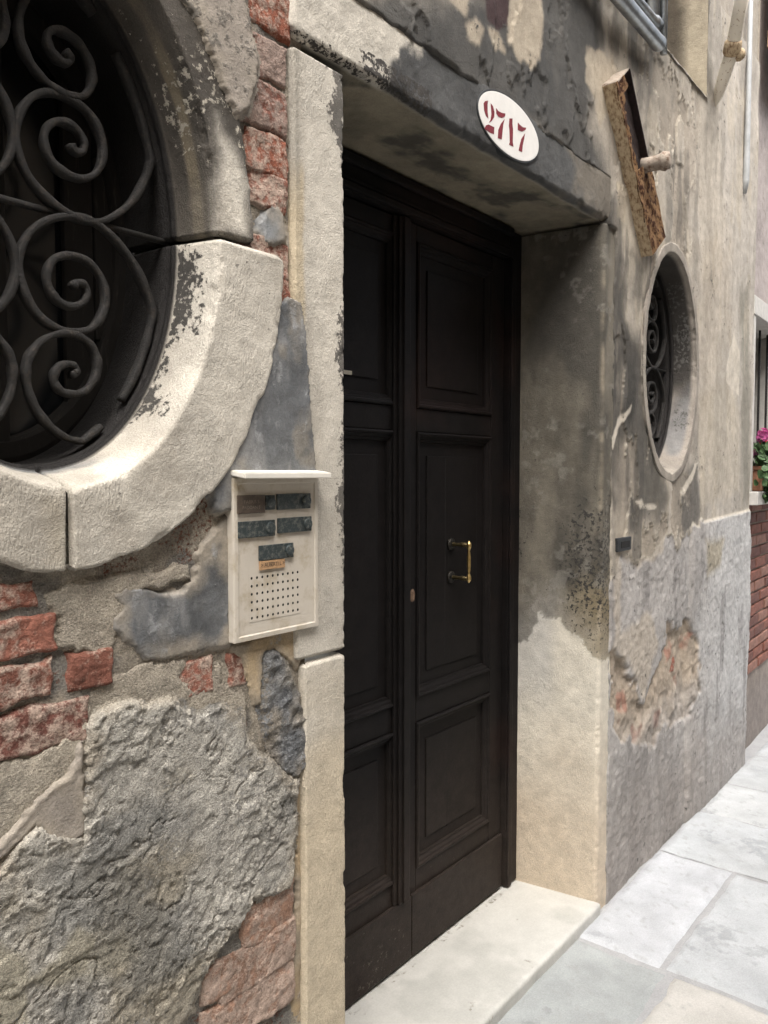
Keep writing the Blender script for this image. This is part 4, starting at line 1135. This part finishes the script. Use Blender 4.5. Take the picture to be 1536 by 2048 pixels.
for xa in (UX0 + 0.001, 2.72, 3.16, UX1 - 0.07):
    box('casement_stile', xa, xa + 0.065, 0.19, 0.234, UZ0 + 0.052, 4.395, OLDWOOD, uw)
box('casement_rail', UX0, UX1, 0.188, 0.234, UZ0 + 0.004, UZ0 + 0.051, OLDWOOD, uw)
box('casement_rail', UX0, UX1, 0.188, 0.234, 4.396, 4.448, OLDWOOD, uw)

# ================================================================== THINGS ON THE FRONT
# ---- entry phone
ip = empty('entry_phone', (1.093, 0.02, 1.178), 'beige metal entry phone panel with name plates and sloping lid beside the door', 'intercom')
IX0, IX1, IZ0, IZ1, IYF = 0.9805, 1.2075, 1.180, 1.503, -0.010
box('housing', IX0, IX1, IYF + 0.003, 0.022, IZ0, IZ1 - 0.012, BEIGE, ip, 0.002)
IM = 0.011
# raised border of the front
rings('front_border', [rect(IX0, IX1, IZ0, IZ1 - 0.013, i, y) for i, y in ((0.0005, IYF + 0.0028), (0.0012, IYF + 0.0010), (IM - 0.0015, IYF + 0.0006), (IM, IYF + 0.0022), (IM + 0.001, IYF + 0.0028))], BEIGE, ip, False)
# speaker field: a plate with sixty drilled holes
ul, ur = W(505, 1157, IYF), W(597, 1143, IYF)
bl = W(505, 1237, IYF)
hx0, hx1 = ul[0], ur[0]
hz1, hz0 = ul[2], bl[2]
bm = bmesh.new()
nxh, nzh = 10, 6
px_, pz_ = (hx1 - hx0) / (nxh - 1), (hz1 - hz0) / (nzh - 1)
yf = IYF + 0.0024
for i in range(nxh):
    for j in range(nzh):
        cx, cz = hx0 + i * px_, hz0 + j * pz_
        sq, oc, bk = [], [], []
        for k in range(8):
            t = k * math.pi / 4
            u, v = math.cos(t), math.sin(t)
            m_ = max(abs(u), abs(v))
            sq.append(bm.verts.new((cx + u / m_ * px_ / 2, yf, cz + v / m_ * pz_ / 2)))
            oc.append(bm.verts.new((cx + u * 0.0029, yf, cz + v * 0.0029)))
            bk.append(bm.verts.new((cx + u * 0.0029, yf + 0.004, cz + v * 0.0029)))
        for k in range(8):
            q = (k + 1) % 8
            bm.faces.new((sq[k], sq[q], oc[q], oc[k]))
            bm.faces.new((oc[k], oc[q], bk[q], bk[k]))
bmesh.ops.remove_doubles(bm, verts=bm.verts[:], dist=0.0002)
bm_obj('speaker_plate', bm, BEIGE, ip)
box('speaker_dark_backing', hx0 - px_ / 2 + 0.0004, hx1 + px_ / 2 - 0.0004, yf + 0.0003, IYF + 0.00295, hz0 - pz_ / 2 + 0.0004, hz1 + pz_ / 2 - 0.0004, DARK, ip, 0)  # dark sheet close behind the holes, in place of their shade
# lid
Vl = [(IX0 - 0.002, 0.018, IZ1 + 0.004), (IX1 + 0.004, 0.018, IZ1 + 0.004), (IX1 + 0.004, -0.044, IZ1 - 0.003), (IX0 - 0.002, -0.044, IZ1 - 0.003)]
bm = bmesh.new()
top = [bm.verts.new(v) for v in Vl]
bot = [bm.verts.new((v[0], v[1], v[2] - (0.010 if k < 2 else 0.012))) for k, v in enumerate(Vl)]
bm.faces.new(top); bm.faces.new(bot)
for k in range(4):
    bm.faces.new((top[k], top[(k + 1) % 4], bot[(k + 1) % 4], bot[k]))
bmesh.ops.bevel(bm, geom=bm.edges[:], offset=0.002, segments=2, affect='EDGES')
bm_obj('lid', bm, WHITEP, ip)
zi = lambda pts: zm(pts, 420, 900, 4.875)
def plate(name, a, b, mat, yt, bev=0.0012, par=None):
    p, q = WP(zi([a, b]), IYF)
    return box(name, p[0], q[0], IYF - yt, IYF + 0.002, q[1], p[1], mat, par or ip, bev), p, q
zl = lambda x: 0
def text_mesh(name, body, x0, x1, zc, hgt, y, mat, parent):
    cu = bpy.data.curves.new(name, 'FONT')
    cu.body = body
    cu.size = 1
    cu.align_x = 'LEFT'
    o = bpy.data.objects.new(name, cu)
    me = bpy.data.meshes.new_from_object(o)
    bpy.data.objects.remove(o)
    V = np.zeros((len(me.vertices), 3), np.float32)
    me.vertices.foreach_get('co', V.ravel())
    lo, hi = V.min(0), V.max(0)
    Wd = np.zeros_like(V)
    Wd[:, 0] = x0 + (V[:, 0] - lo[0]) / (hi[0] - lo[0]) * (x1 - x0)
    Wd[:, 2] = zc - hgt / 2 + (V[:, 1] - lo[1]) / (hi[1] - lo[1]) * hgt
    Wd[:, 1] = y
    me.vertices.foreach_set('co', Wd.ravel())
    me.update()
    me.materials.append(mat)
    return link(bpy.data.objects.new(name, me), parent)
def zplate(cx0, cx1, cz, hh):
    return cx0, cx1, cz - hh / 2, cz + hh / 2
def wx(zx, zy):
    return W(420 + zx / 4.875, 900 + zy / 4.875, IYF)
def name_plate(x0z, x1z, yz_mid_top, yz_mid_bot, mat, yt, name='name_plate'):
    xm = (x0z + x1z) / 2
    a, b = wx(x0z, yz_mid_top), wx(x1z, yz_mid_bot)
    zt, zb = wx(xm, yz_mid_top)[2], wx(xm, yz_mid_bot)[2]
    return box(name, a[0], b[0], IYF - yt, IYF + 0.0024, zb, zt, mat, ip, 0.0012), a[0], b[0], zb, zt
n1, xa, xb, za, zb = name_plate(262, 535, 440, 618, BROWNP, 0.002)
text_mesh('lettering', 'FABRIS S', xa + 0.016, xb - 0.016, za + (zb - za) * 0.64, 0.0062, IYF - 0.0023, PALEPRINT, n1)
text_mesh('lettering', 'PADOAN S', xa + 0.012, xb - 0.014, za + (zb - za) * 0.33, 0.0062, IYF - 0.0023, PALEPRINT, n1)
def push(x0, x1, za, zb, mat=VERDI):
    cx, cz, r = x1 - (zb - za) * 0.42, (za + zb) / 2, (zb - za) * 0.36
    bm = bmesh.new()
    add_tube(bm, [(cx, y, cz) for y in (IYF + 0.001, IYF - 0.003, IYF - 0.005, IYF - 0.0055)], [r * 1.1, r * 1.1, r, r * 0.75], n=20, up=(0, 0, 1))
    bm_obj('push_button', bm, mat, ip, True)
b1 = name_plate(541, 632, 440, 582, VERDI, 0.0014, 'button_plate'); push(*b1[1:])
for (x0z, x1z, t, b) in ((652, 978, 425, 575), (272, 632, 690, 850), (660, 988, 655, 800), (478, 812, 918, 1062)):
    o = name_plate(x0z, x1z, t, b, VERDI, 0.0016); push(*o[1:])
o, xa, xb, za, zb = name_plate(484, 730, 1072, 1160, TAGM, 0.001, 'name_tag')
text_mesh('lettering', '> ALBERTI L >', xa + 0.003, xb - 0.002, (za + zb) / 2 + 0.001, 0.0075, IYF - 0.0013, PRINT, o)

# ---- painted house number
PY = -0.0085
pq = empty('house_number_plaque', (1.985, PY, 2.38), 'white oval plaque with dark red number 2717 on the lintel', 'house number')
pcx, pcz, pa, pb_ = 1.987, 2.4545, 0.166, 0.0775
th = np.linspace(0, 2 * math.pi, 64, endpoint=False)
def pe(k, y, d=0.0):
    return [(pcx + (pa + d) * k * math.cos(t), y, pcz + (pb_ + d) * k * math.sin(t)) for t in th]
rings('rim', [pe(1, 0.012, 0.0055), pe(1, PY + 0.002, 0.0055), pe(1, PY + 0.0008, 0.0045), pe(1, PY + 0.0008, -0.001)], RIMM, pq, False)
rings('plate', [pe(1, 0.012), pe(1, PY + 0.0004), pe(0.985, PY)], ENAMEL, pq)
DIG = [[[(190, 290), (205, 268), (235, 262), (229, 300), (230, 380), (237, 445), (214, 420), (195, 360)], [(262, 290), (285, 320), (300, 380), (298, 430), (272, 470), (245, 487), (262, 455), (270, 400), (266, 340)], [(198, 550), (215, 515), (240, 507), (270, 522), (298, 535), (295, 608), (255, 590)]],
       [[(318, 340), (340, 370), (375, 388), (412, 395), (408, 425), (375, 440), (340, 425), (320, 395)], [(405, 452), (390, 505), (375, 660), (335, 645), (341, 560), (366, 500)]],
       [[(455, 445), (485, 445), (484, 500), (490, 560), (488, 690), (494, 734), (450, 712), (458, 690), (454, 560), (449, 520)]],
       [[(540, 487), (560, 510), (590, 535), (625, 540), (620, 560), (582, 580), (540, 562)], [(613, 598), (605, 650), (590, 720), (583, 790), (549, 772), (560, 715), (576, 655)]]]
for dg in DIG:
    bm = bmesh.new()
    for pc in dg:
        P2 = WP(zm(pc, 930, 150, 5.12), PY)
        bot = [bm.verts.new((x, PY + 0.0005, z)) for x, z in P2]
        top = [bm.verts.new((x, PY - 0.0007, z)) for x, z in P2]
        bm.faces.new(top)
        for k in range(len(P2)):
            q = (k + 1) % len(P2)
            bm.faces.new((top[k], top[q], bot[q], bot[k]))
    bm_obj('painted_digit', bm, REDD, pq)

# ---- small dark cover plate by the door
cp = empty('cover_plate', (2.86, 0.0, 1.21), 'small dark square metal cover in the wall under the far oval window', 'cover plate')
a, b = W(1236, 1076, -0.014), W(1263, 1102, -0.014)
zc_ = W(1249, 1075, -0.014)[2], W(1249, 1102, -0.014)[2]
box('cover', a[0], b[0], -0.014, 0.03, zc_[1], zc_[0], BOXM, cp, 0.003)
box('cover_dark_plate', a[0] + 0.03, b[0] - 0.02, -0.0155, -0.0135, zc_[1] + 0.012, zc_[0] - 0.014, DARK, cp, 0.0006)  # dark plate on the cover in place of a shaded recess

# ---- rusted box bracket hanging askew on the wall
rb = empty('rusted_bracket', (2.98, -0.03, 2.35), 'rusted through iron box bracket hanging askew above the far oval window', 'bracket')
T0, T1 = np.array([W(1222, 168, -0.035)[0], W(1222, 168, -0.035)[2]]), np.array([W(1297, 512, -0.035)[0], W(1297, 512, -0.035)[2]])
BL = float(np.linalg.norm(T1 - T0))
ax = (T1 - T0) / BL
sxv = np.array([-ax[1], ax[0]])
if sxv[0] < 0: sxv = -sxv
BWD, BDP = 0.165, 0.052
def bp(u, v, y):
    """u across, v down along the box, y out of the wall"""
    p = T0 + ax * v + sxv * u
    return (p[0], -y, p[1])
def ragged_plate(name, fu0, fu1, y, thick, mat, seed, nv=90, vs=0.0, ve=None, nu=14):
    ve = BL if ve is None else ve
    bm = bmesh.new()
    F, Bk = [], []
    for j in range(nv + 1):
        v = vs + (ve - vs) * j / nv
        a_, b_ = fu0(v), fu1(v)
        rowf, rowb = [], []
        for i in range(nu + 1):
            u = a_ + (b_ - a_) * i / nu
            wob = 0.006 * (math.sin(v * 60 + seed) * math.sin(u * 90 + 1.3 * seed))
            rowf.append(bm.verts.new(bp(u, v, y + wob * 0.5)))
            rowb.append(bm.verts.new(bp(u, v, y - thick + wob * 0.5)))
        F.append(rowf); Bk.append(rowb)
    for j in range(nv):
        for i in range(nu):
            bm.faces.new((F[j][i], F[j][i + 1], F[j + 1][i + 1], F[j + 1][i]))
            bm.faces.new((Bk[j][i], Bk[j + 1][i], Bk[j + 1][i + 1], Bk[j][i + 1]))
        bm.faces.new((F[j][0], F[j + 1][0], Bk[j + 1][0], Bk[j][0]))
        bm.faces.new((F[j][nu], Bk[j][nu], Bk[j + 1][nu], F[j + 1][nu]))
    for j in (0, nv):
        for i in range(nu):
            bm.faces.new((F[j][i], F[j][i + 1], Bk[j][i + 1], Bk[j][i]))
    return bm_obj(name, bm, mat, rb, False)
def n1d(v, s, k):
    q = np.zeros((1, 3)); q[0] = (v, k * 1.7, 0.3)
    return float(fbm(q, s, 4, 700 + k)[0]) - 0.5
# eaten edge of the front plate: the upper half is gone but for a strip
def front_edge(v):
    t = v / BL
    full = BWD - 0.004 + 0.012 * n1d(v, 40, 1)
    strip = 0.030 + 0.09 * max(0, n1d(v, 30, 2)) + 0.03 * n1d(v, 90, 3)
    k = min(1, max(0, (t - 0.50) / 0.02))
    if t < 0.08: strip = BWD * 0.55 + 0.05 * n1d(v, 60, 4)
    return strip + (full - strip) * k
ragged_plate('front_plate', lambda v: 0.0, front_edge, BDP, 0.004, RUST, 1, 150)
# side of the box that faces the door, its lit tone in the colour
bm = bmesh.new()
L1, L2 = [], []
for j in range(91):
    v = BL * j / 90
    L1.append([bm.verts.new(bp(0.0 + 0.003 * n1d(v, 30, 6), v, BDP * k - 0.012 * (1 - k) + 0.0)) for k in (1, 0.75, 0.5, 0.25, 0)])
    L2.append([bm.verts.new(bp(0.004 + 0.003 * n1d(v, 30, 6), v, BDP * k - 0.012 * (1 - k) - (0.002 if k == 1 else 0))) for k in (1, 0.75, 0.5, 0.25, 0)])
for j in range(90):
    for i in range(4):
        bm.faces.new((L1[j][i], L1[j][i + 1], L1[j + 1][i + 1], L1[j + 1][i]))
        bm.faces.new((L2[j][i], L2[j + 1][i], L2[j + 1][i + 1], L2[j][i + 1]))
bm_obj('side_plate', bm, RUSTPALE, rb)
ragged_plate('back_plate', lambda v: 0.004, lambda v: BWD, 0.022, 0.004, RUSTDARK, 3, 20, 0.0, BL * 0.97)
bm = bmesh.new()
q = [bp(BWD - 0.004, BL * t, y) for t, y in ((0.0, 0.0), (0.0, BDP * 0.9), (0.97, BDP * 0.9), (0.97, 0.0))]
q2 = [bp(BWD, BL * t, y) for t, y in ((0.0, 0.0), (0.0, BDP * 0.9), (0.97, BDP * 0.9), (0.97, 0.0))]
va, vb = [bm.verts.new(p) for p in q], [bm.verts.new(p) for p in q2]
bm.faces.new(va); bm.faces.new(vb)
for k in range(4): bm.faces.new((va[k], va[(k + 1) % 4], vb[(k + 1) % 4], vb[k]))
bm_obj('side_plate', bm, RUSTDARK, rb)
bm = bmesh.new()
va = [bm.verts.new(bp(u, v, y)) for u, v, y in ((0, -0.006, -0.01), (BWD * 0.9, -0.004, -0.01), (BWD * 0.86, -0.006, BDP * 0.96), (0.02, 0.0, BDP * 1.02))]
vb = [bm.verts.new(v.co + Vector((0, 0, -0.006))) for v in va]
bm.faces.new(va); bm.faces.new(vb)
for k in range(4): bm.faces.new((va[k], va[(k + 1) % 4], vb[(k + 1) % 4], vb[k]))
bm_obj('top_plate', bm, GREYIRON, rb)
# the stub of a broken arm standing out of it
c0 = bp(BWD * 0.62, BL * 0.515, BDP - 0.01)
dirv = np.array([0.10, -1.0, 0.02]); dirv /= np.linalg.norm(dirv)
pts = [np.array(c0) + dirv * s for s in (0.0, 0.03, 0.06, 0.072, 0.078, 0.088, 0.094, 0.098)]
tube('arm_stub', pts, [0.027, 0.025, 0.027, 0.033, 0.034, 0.029, 0.031, 0.016], GREYIRON, rb, n=12, up=(0, 0, 1))

# ---- iron strut with chipped white paint above the corner
stt = empty('painted_strut', (3.82, 0.0, 3.12), 'chipped white iron strut with a rusty collar leaning out of the wall', 'strut')
p0 = W(1428, 216, 0.0)
def on_ray(px, py, Y):
    return W(px, py, Y)
p1, p2 = on_ray(1463, 105, -0.10), on_ray(1492, -45, -0.20)
tube('strut_bar', [p0, p0 * 0.75 + p1 * 0.25, p0 * 0.4 + p1 * 0.6, p1, p1 * 0.5 + p2 * 0.5, p2], [0.006, 0.022, 0.027, 0.028, 0.027, 0.027], CHIPPED, stt, n=8, up=(1, 0, 0), aspect=0.75, power=6)
dd = (p2 - p1) / np.linalg.norm(p2 - p1)
pc_ = p1 + dd * 0.02
tube('collar', [pc_ - dd * 0.03, pc_ - dd * 0.02, pc_ + dd * 0.02, pc_ + dd * 0.03], [0.030, 0.037, 0.037, 0.030], RUSTPALE, stt, n=10, up=(1, 0, 0))
kb_ = pc_ + np.array([0.045, -0.02, -0.02])
tube('bolt_head', [kb_ + np.array([-0.03, 0.015, 0]), kb_, kb_ + np.array([0.012, -0.006, 0])], [0.024, 0.027, 0.018], RUSTPALE, stt, n=10, up=(0, 0, 1))

# ---- galvanised tube guard in front of the upper window
tg = empty('tube_guard', (2.8, -0.05, 3.05), 'grey galvanised tube guard across the sill of the upper window', 'window guard')
def hz(px, py, Y):
    return W(px, py, Y)
e1 = W(1320, 90, -0.055)
zA = e1[2]
tube('guard_tube', [(2.30, -0.055, zA), (2.7, -0.055, zA), (e1[0] - 0.04, -0.055, zA), (e1[0] - 0.012, -0.055, zA), (e1[0], -0.055, zA)], [0.026, 0.026, 0.026, 0.028, 0.024], GALV, tg, n=16, up=(0, 0, 1))
e2 = W(1318, 52, -0.035)
tube('guard_tube', [(2.30, -0.035, e2[2]), (2.8, -0.035, e2[2]), (e2[0] - 0.05, -0.035, e2[2]), (e2[0] - 0.045, -0.035, e2[2]), (e2[0], -0.035, e2[2])], [0.015, 0.015, 0.015, 0.021, 0.021], GALV, tg, n=14, up=(0, 0, 1))
e3 = W(1328, 40, -0.05)
tube('guard_post', [(e3[0], -0.05, zA - 0.01), (e3[0], -0.05, 3.6), (e3[0], -0.05, 4.3)], 0.012, GALV, tg, n=10, up=(1, 0, 0), power=4)
e4 = W(1308, 40, -0.02)
tube('guard_post', [(e4[0], -0.018, e2[2]), (e4[0], -0.018, 3.6), (e4[0], -0.018, 4.3)], 0.022, GALV, tg, n=10, up=(1, 0, 0), power=5)

# ---- pale conduit down the corner of the house
co = empty('corner_conduit', (4.55, -0.02, 2.95), 'pale flat conduit running down the house corner, cut off above the window', 'conduit')
ca, cb = W(1495, 388, -0.022), W(1497, -60, -0.022)
tube('conduit', [(cb[0] + 0.05, -0.012, ca[2]), (cb[0] + 0.05, -0.018, ca[2] + 0.06), (cb[0] + 0.05, -0.022, 3.4), (cb[0] + 0.05, -0.022, 4.6)], [0.010, 0.015, 0.011, 0.011], PVC, co, n=8, up=(1, 0, 0), power=4)

# ================================================================== NEIGHBOURING HOUSE
nh = empty('neighbour_house', (6.5, 0.3, G), 'neighbouring house with brick foot, plaster above and a flower window', 'house')
NX0, NA = 4.50, R(1.5)
def nb(x, y, z):
    """local frame of the neighbour's front, turned a little away from the alley"""
    return np.stack([NX0 + (x) * math.cos(NA) - y * math.sin(NA) * 1.0, 0.028 + x * math.sin(NA) + y * math.cos(NA), z + 0 * x], -1)
def nwall(x0, x1, z0, z1, res, paint, y=0.0, dis=0.01):
    n1_, n2_ = max(2, int((x1 - x0) / res)), max(2, int((z1 - z0) / res))
    x, z = np.meshgrid(np.linspace(x0, x1, n1_), np.linspace(z0, z1, n2_), indexing='ij')
    return surf('plastered_wall', nb(x, y + 0 * x, z), PLASTER, nh, paint, lambda P: (fbm(P, 10, 4, 800) - 0.5) * dis)
def npaint(P):
    c = const(P, (0.36, 0.315, 0.295)) * (0.8 + 0.4 * fbm(P, 5, 5, 801)[..., None])
    return c, crust(P, (0.25, 0.22, 0.2), 0.35 * ss(0.5, 0.7, fbm(P, 6, 4, 802)))
NW0, NW1, NWZ0, NWZ1 = 0.14, 0.95, 1.40, 2.34
nwall(-0.02, NW0, 1.36, NWZ1, 0.02, npaint)
nwall(NW1, 9.0, 1.36, NWZ1, 0.03, npaint)
nwall(-0.02, 9.0, NWZ1, 7.0, 0.03, npaint)
def mpaint(P):
    c = const(P, (0.30, 0.25, 0.205)) * (0.7 + 0.6 * fbm(P, 9, 5, 803)[..., None])
    c = mix(c, (0.20, 0.175, 0.16), (1 - ss(0.15, 0.5, P[..., 2])) * 0.8)
    return c, crust(P, (0.2, 0.19, 0.18), 0.3 * ss(0.5, 0.7, fbm(P, 6, 4, 804)))
nm = nwall(-0.02, 9.0, G - 0.03, 1.365, 0.02, mpaint, 0.012)
bmx = bmesh.new()
bm_box(bmx, 0, 0.235, 0, 0.03, 0, 0.055, 0.006, 2)
bsrc = bpy.data.meshes.new('brick')
bmesh.ops.recalc_face_normals(bmx, faces=bmx.faces[:])
bmx.to_mesh(bsrc)
bmx.free()
BR2 = [mat_plain('old_red_brick', (0.25, 0.10, 0.07), 0.9, 0, 0.35, 30, 0.002), mat_plain('old_pale_brick', (0.30, 0.155, 0.115), 0.9, 0, 0.35, 30, 0.002), mat_plain('old_dark_brick', (0.17, 0.075, 0.058), 0.9, 0, 0.35, 30, 0.002)]
brv = []
for m_ in BR2:
    me = bsrc.copy(); me.materials.append(m_); brv.append(me)
for r in range(15):
    z = 0.36 + r * 0.066
    for k in range(6):
        x = 0.01 + k * 0.25 - (0.125 if r % 2 else 0)
        if x < -0.02: x = 0.0
        o = bpy.data.objects.new('brick', random.choice(brv))
        p = nb(np.array(x), np.array(-0.004 + random.uniform(-0.004, 0.004)), np.array(z))
        o.location = Vector(p)
        o.rotation_euler = (0, random.uniform(-0.01, 0.01), NA)
        if x + 0.235 > 0.25 and x <= 0.0: o.scale.x = 0.47
        link(o, nm)
# window with pale stone frame
nw = part_empty('window', (NX0 + 0.55, 0.1, NWZ0), nh)
def nbox(name, x0, x1, y0, y1, z0, z1, mat, parent, bev=0.004):
    bm = bmesh.new()
    bm_box(bm, x0, x1, y0, y1, z0, z1, bev)
    for v in bm.verts:
        v.co = Vector(nb(np.array(v.co.x), np.array(v.co.y), np.array(v.co.z)))
    return bm_obj(name, bm, mat, parent)
nbox('frame_stone', 0.085, 0.138, -0.03, 0.20, NWZ0 - 0.002, NWZ1, PALEST, nw)
nbox('frame_stone', NW1, NW1 + 0.09, -0.03, 0.20, NWZ0 - 0.002, NWZ1, PALEST, nw)
nbox('frame_stone', 0.075, NW1 + 0.10, -0.036, 0.20, NWZ1 + 0.001, NWZ1 + 0.10, PALEST, nw)
nbox('window_sill', 0.06, NW1 + 0.12, -0.075, 0.20, NWZ0 - 0.075, NWZ0 - 0.003, PALEST, nw)
nbox('window_pane', 0.13, NW1 + 0.01, 0.17, 0.18, NWZ0, NWZ1 + 0.01, GLASS, nw, 0)
nbox('casement_stile', 0.51, 0.57, 0.13, 0.169, NWZ0, NWZ1, OLDWOOD, nw)
for k in range(4):
    nbox('guard_bar', 0.22 + k * 0.2, 0.232 + k * 0.2, 0.05, 0.062, NWZ0, NWZ1, IRON, nw, 0.002)
# wooden shutter folded back higher up
sh = empty('wooden_shutter', (5.1, -0.05, 3.5), 'open shutter of bare brown boards on the neighbouring house', 'shutter')
for k in range(4):
    nbox('shutter_board', 0.15 + k * 0.135, 0.15 + k * 0.135 + 0.132, -0.10, -0.07, 3.58, 4.9, BOARD, sh, 0.004)
for z in (3.75, 4.6):
    nbox('shutter_ledge', 0.17, 0.67, -0.069, -0.045, z, z + 0.09, BOARD, sh, 0.004)
nbox('hinge_strap', 0.18, 0.60, -0.044, -0.036, 3.78, 3.81, IRON, sh, 0.002)
nbox('hinge_strap', 0.18, 0.60, -0.044, -0.036, 4.63, 4.66, IRON, sh, 0.002)
# flower trough with geraniums on the sill
tr = empty('flower_trough', (NX0 + 0.4, 0.0, NWZ0), 'terracotta trough on the pale window sill of the neighbouring house', 'flower trough')
nbox('trough', 0.16, 0.62, -0.07, 0.04, NWZ0 - 0.001, NWZ0 + 0.11, TERRA, tr, 0.008)
nbox('trough_rim', 0.15, 0.63, -0.078, 0.048, NWZ0 + 0.112, NWZ0 + 0.135, TERRA, tr, 0.005)
rnd = random.Random(5)
def geranium(x, pet, label):
    g = empty('geranium', tuple(nb(np.array(x), np.array(-0.02), np.array(NWZ0 + 0.1))), label, 'flower', 'geraniums in the window trough')
    base = Vector(nb(np.array(x), np.array(-0.03), np.array(NWZ0 + 0.12)))
    bmS, bmL, bmF = bmesh.new(), bmesh.new(), bmesh.new()
    heads = []
    for k in range(12):
        tip = base + Vector((rnd.uniform(-0.09, 0.09), rnd.uniform(-0.09, 0.03), rnd.uniform(0.04, 0.17)))
        mid = (base + tip) / 2 + Vector((0, -0.01, 0.02))
        add_tube(bmS, [base, mid, tip], [0.003, 0.0025, 0.002], n=5, up=(1, 0, 0))
        if k < 6: heads.append(tip + Vector((0, -0.01, 0.03)))
    for k in range(230):
        c = base + Vector((rnd.gauss(0, 0.07), rnd.gauss(-0.055, 0.04), rnd.uniform(-0.17, 0.14)))
        r = rnd.uniform(0.014, 0.028)
        nrm = Vector((rnd.gauss(0, 0.5), -0.7 + rnd.gauss(0, 0.4), rnd.uniform(0.1, 1))).normalized()
        t1 = nrm.orthogonal().normalized(); t2 = nrm.cross(t1)
        cv = bmL.verts.new(c - nrm * 0.005)
        rim = [bmL.verts.new(c + (t1 * math.cos(a) + t2 * math.sin(a)) * r * (1 + 0.12 * math.cos(5 * a))) for a in np.linspace(0, 2 * math.pi, 9)[:-1]]
        for i in range(8): bmL.faces.new((cv, rim[i], rim[(i + 1) % 8]))
    for h in heads:
        for k in range(26):
            dv = Vector((rnd.gauss(0, 1), rnd.gauss(0, 1), rnd.gauss(0, 1))).normalized()
            c = h + dv * 0.026
            t1 = dv.orthogonal().normalized(); t2 = dv.cross(t1)
            cv = bmF.verts.new(c - dv * 0.006)
            rim = [bmF.verts.new(c + (t1 * math.cos(a) + t2 * math.sin(a)) * 0.013) for a in np.linspace(0, 2 * math.pi, 7)[:-1]]
            for i in range(6): bmF.faces.new((cv, rim[i], rim[(i + 1) % 6]))
    bm_obj('stems', bmS, LEAF, g, True)
    bm_obj('leaves', bmL, LEAF, g)
    bm_obj('blossom', bmF, pet, g)
geranium(0.25, PINK, 'pink flowering geranium nearest the white window edge')
geranium(0.42, REDF, 'red flowering geranium next to the pink one')
geranium(0.56, REDF, 'red flowering geranium deeper along the window trough')

# ================================================================== OPPOSITE SIDE OF THE ALLEY (unseen, added to shape the light)
oh = empty('unseen_opposite_house', (2.0, -2.6, G), 'unseen plain plastered house across the alley, added to shape its light', 'house')
def opaint(P):
    return const(P, (0.46, 0.40, 0.33)) * (0.8 + 0.4 * fbm(P, 1.5, 4, 900)[..., None]), crust(P, (0.3, 0.26, 0.22), 0.3 * ss(0.5, 0.7, fbm(P, 2, 4, 901)))
OYW, OHT = -2.62, 5.2
Po = gridXZ(-7, 5.2, G - 0.03, OHT, 0.12, OYW)[::-1]
surf('plastered_wall', Po, PLASTER, oh, opaint)
box('eaves_board', -7, 5.2, OYW - 0.3, OYW + 0.12, OHT, OHT + 0.08, OLDWOOD, oh, 0.01)
for xw in (-3.2, 0.6, 4.0):
    w_ = part_empty('window', (xw, OYW, 1.4), oh)
    box('frame_stone', xw - 0.5, xw + 0.5, OYW - 0.1, OYW + 0.03, 1.30, 1.40, PALEST, w_)
    box('frame_stone', xw - 0.5, xw + 0.5, OYW - 0.1, OYW + 0.03, 2.51, 2.61, PALEST, w_)
    box('frame_stone', xw - 0.5, xw - 0.4, OYW - 0.1, OYW + 0.028, 1.401, 2.509, PALEST, w_)
    box('frame_stone', xw + 0.4, xw + 0.5, OYW - 0.1, OYW + 0.028, 1.401, 2.509, PALEST, w_)
    box('window_pane', xw - 0.4, xw + 0.4, OYW - 0.02, OYW + 0.006, 1.40, 2.51, GLASS, w_, 0)
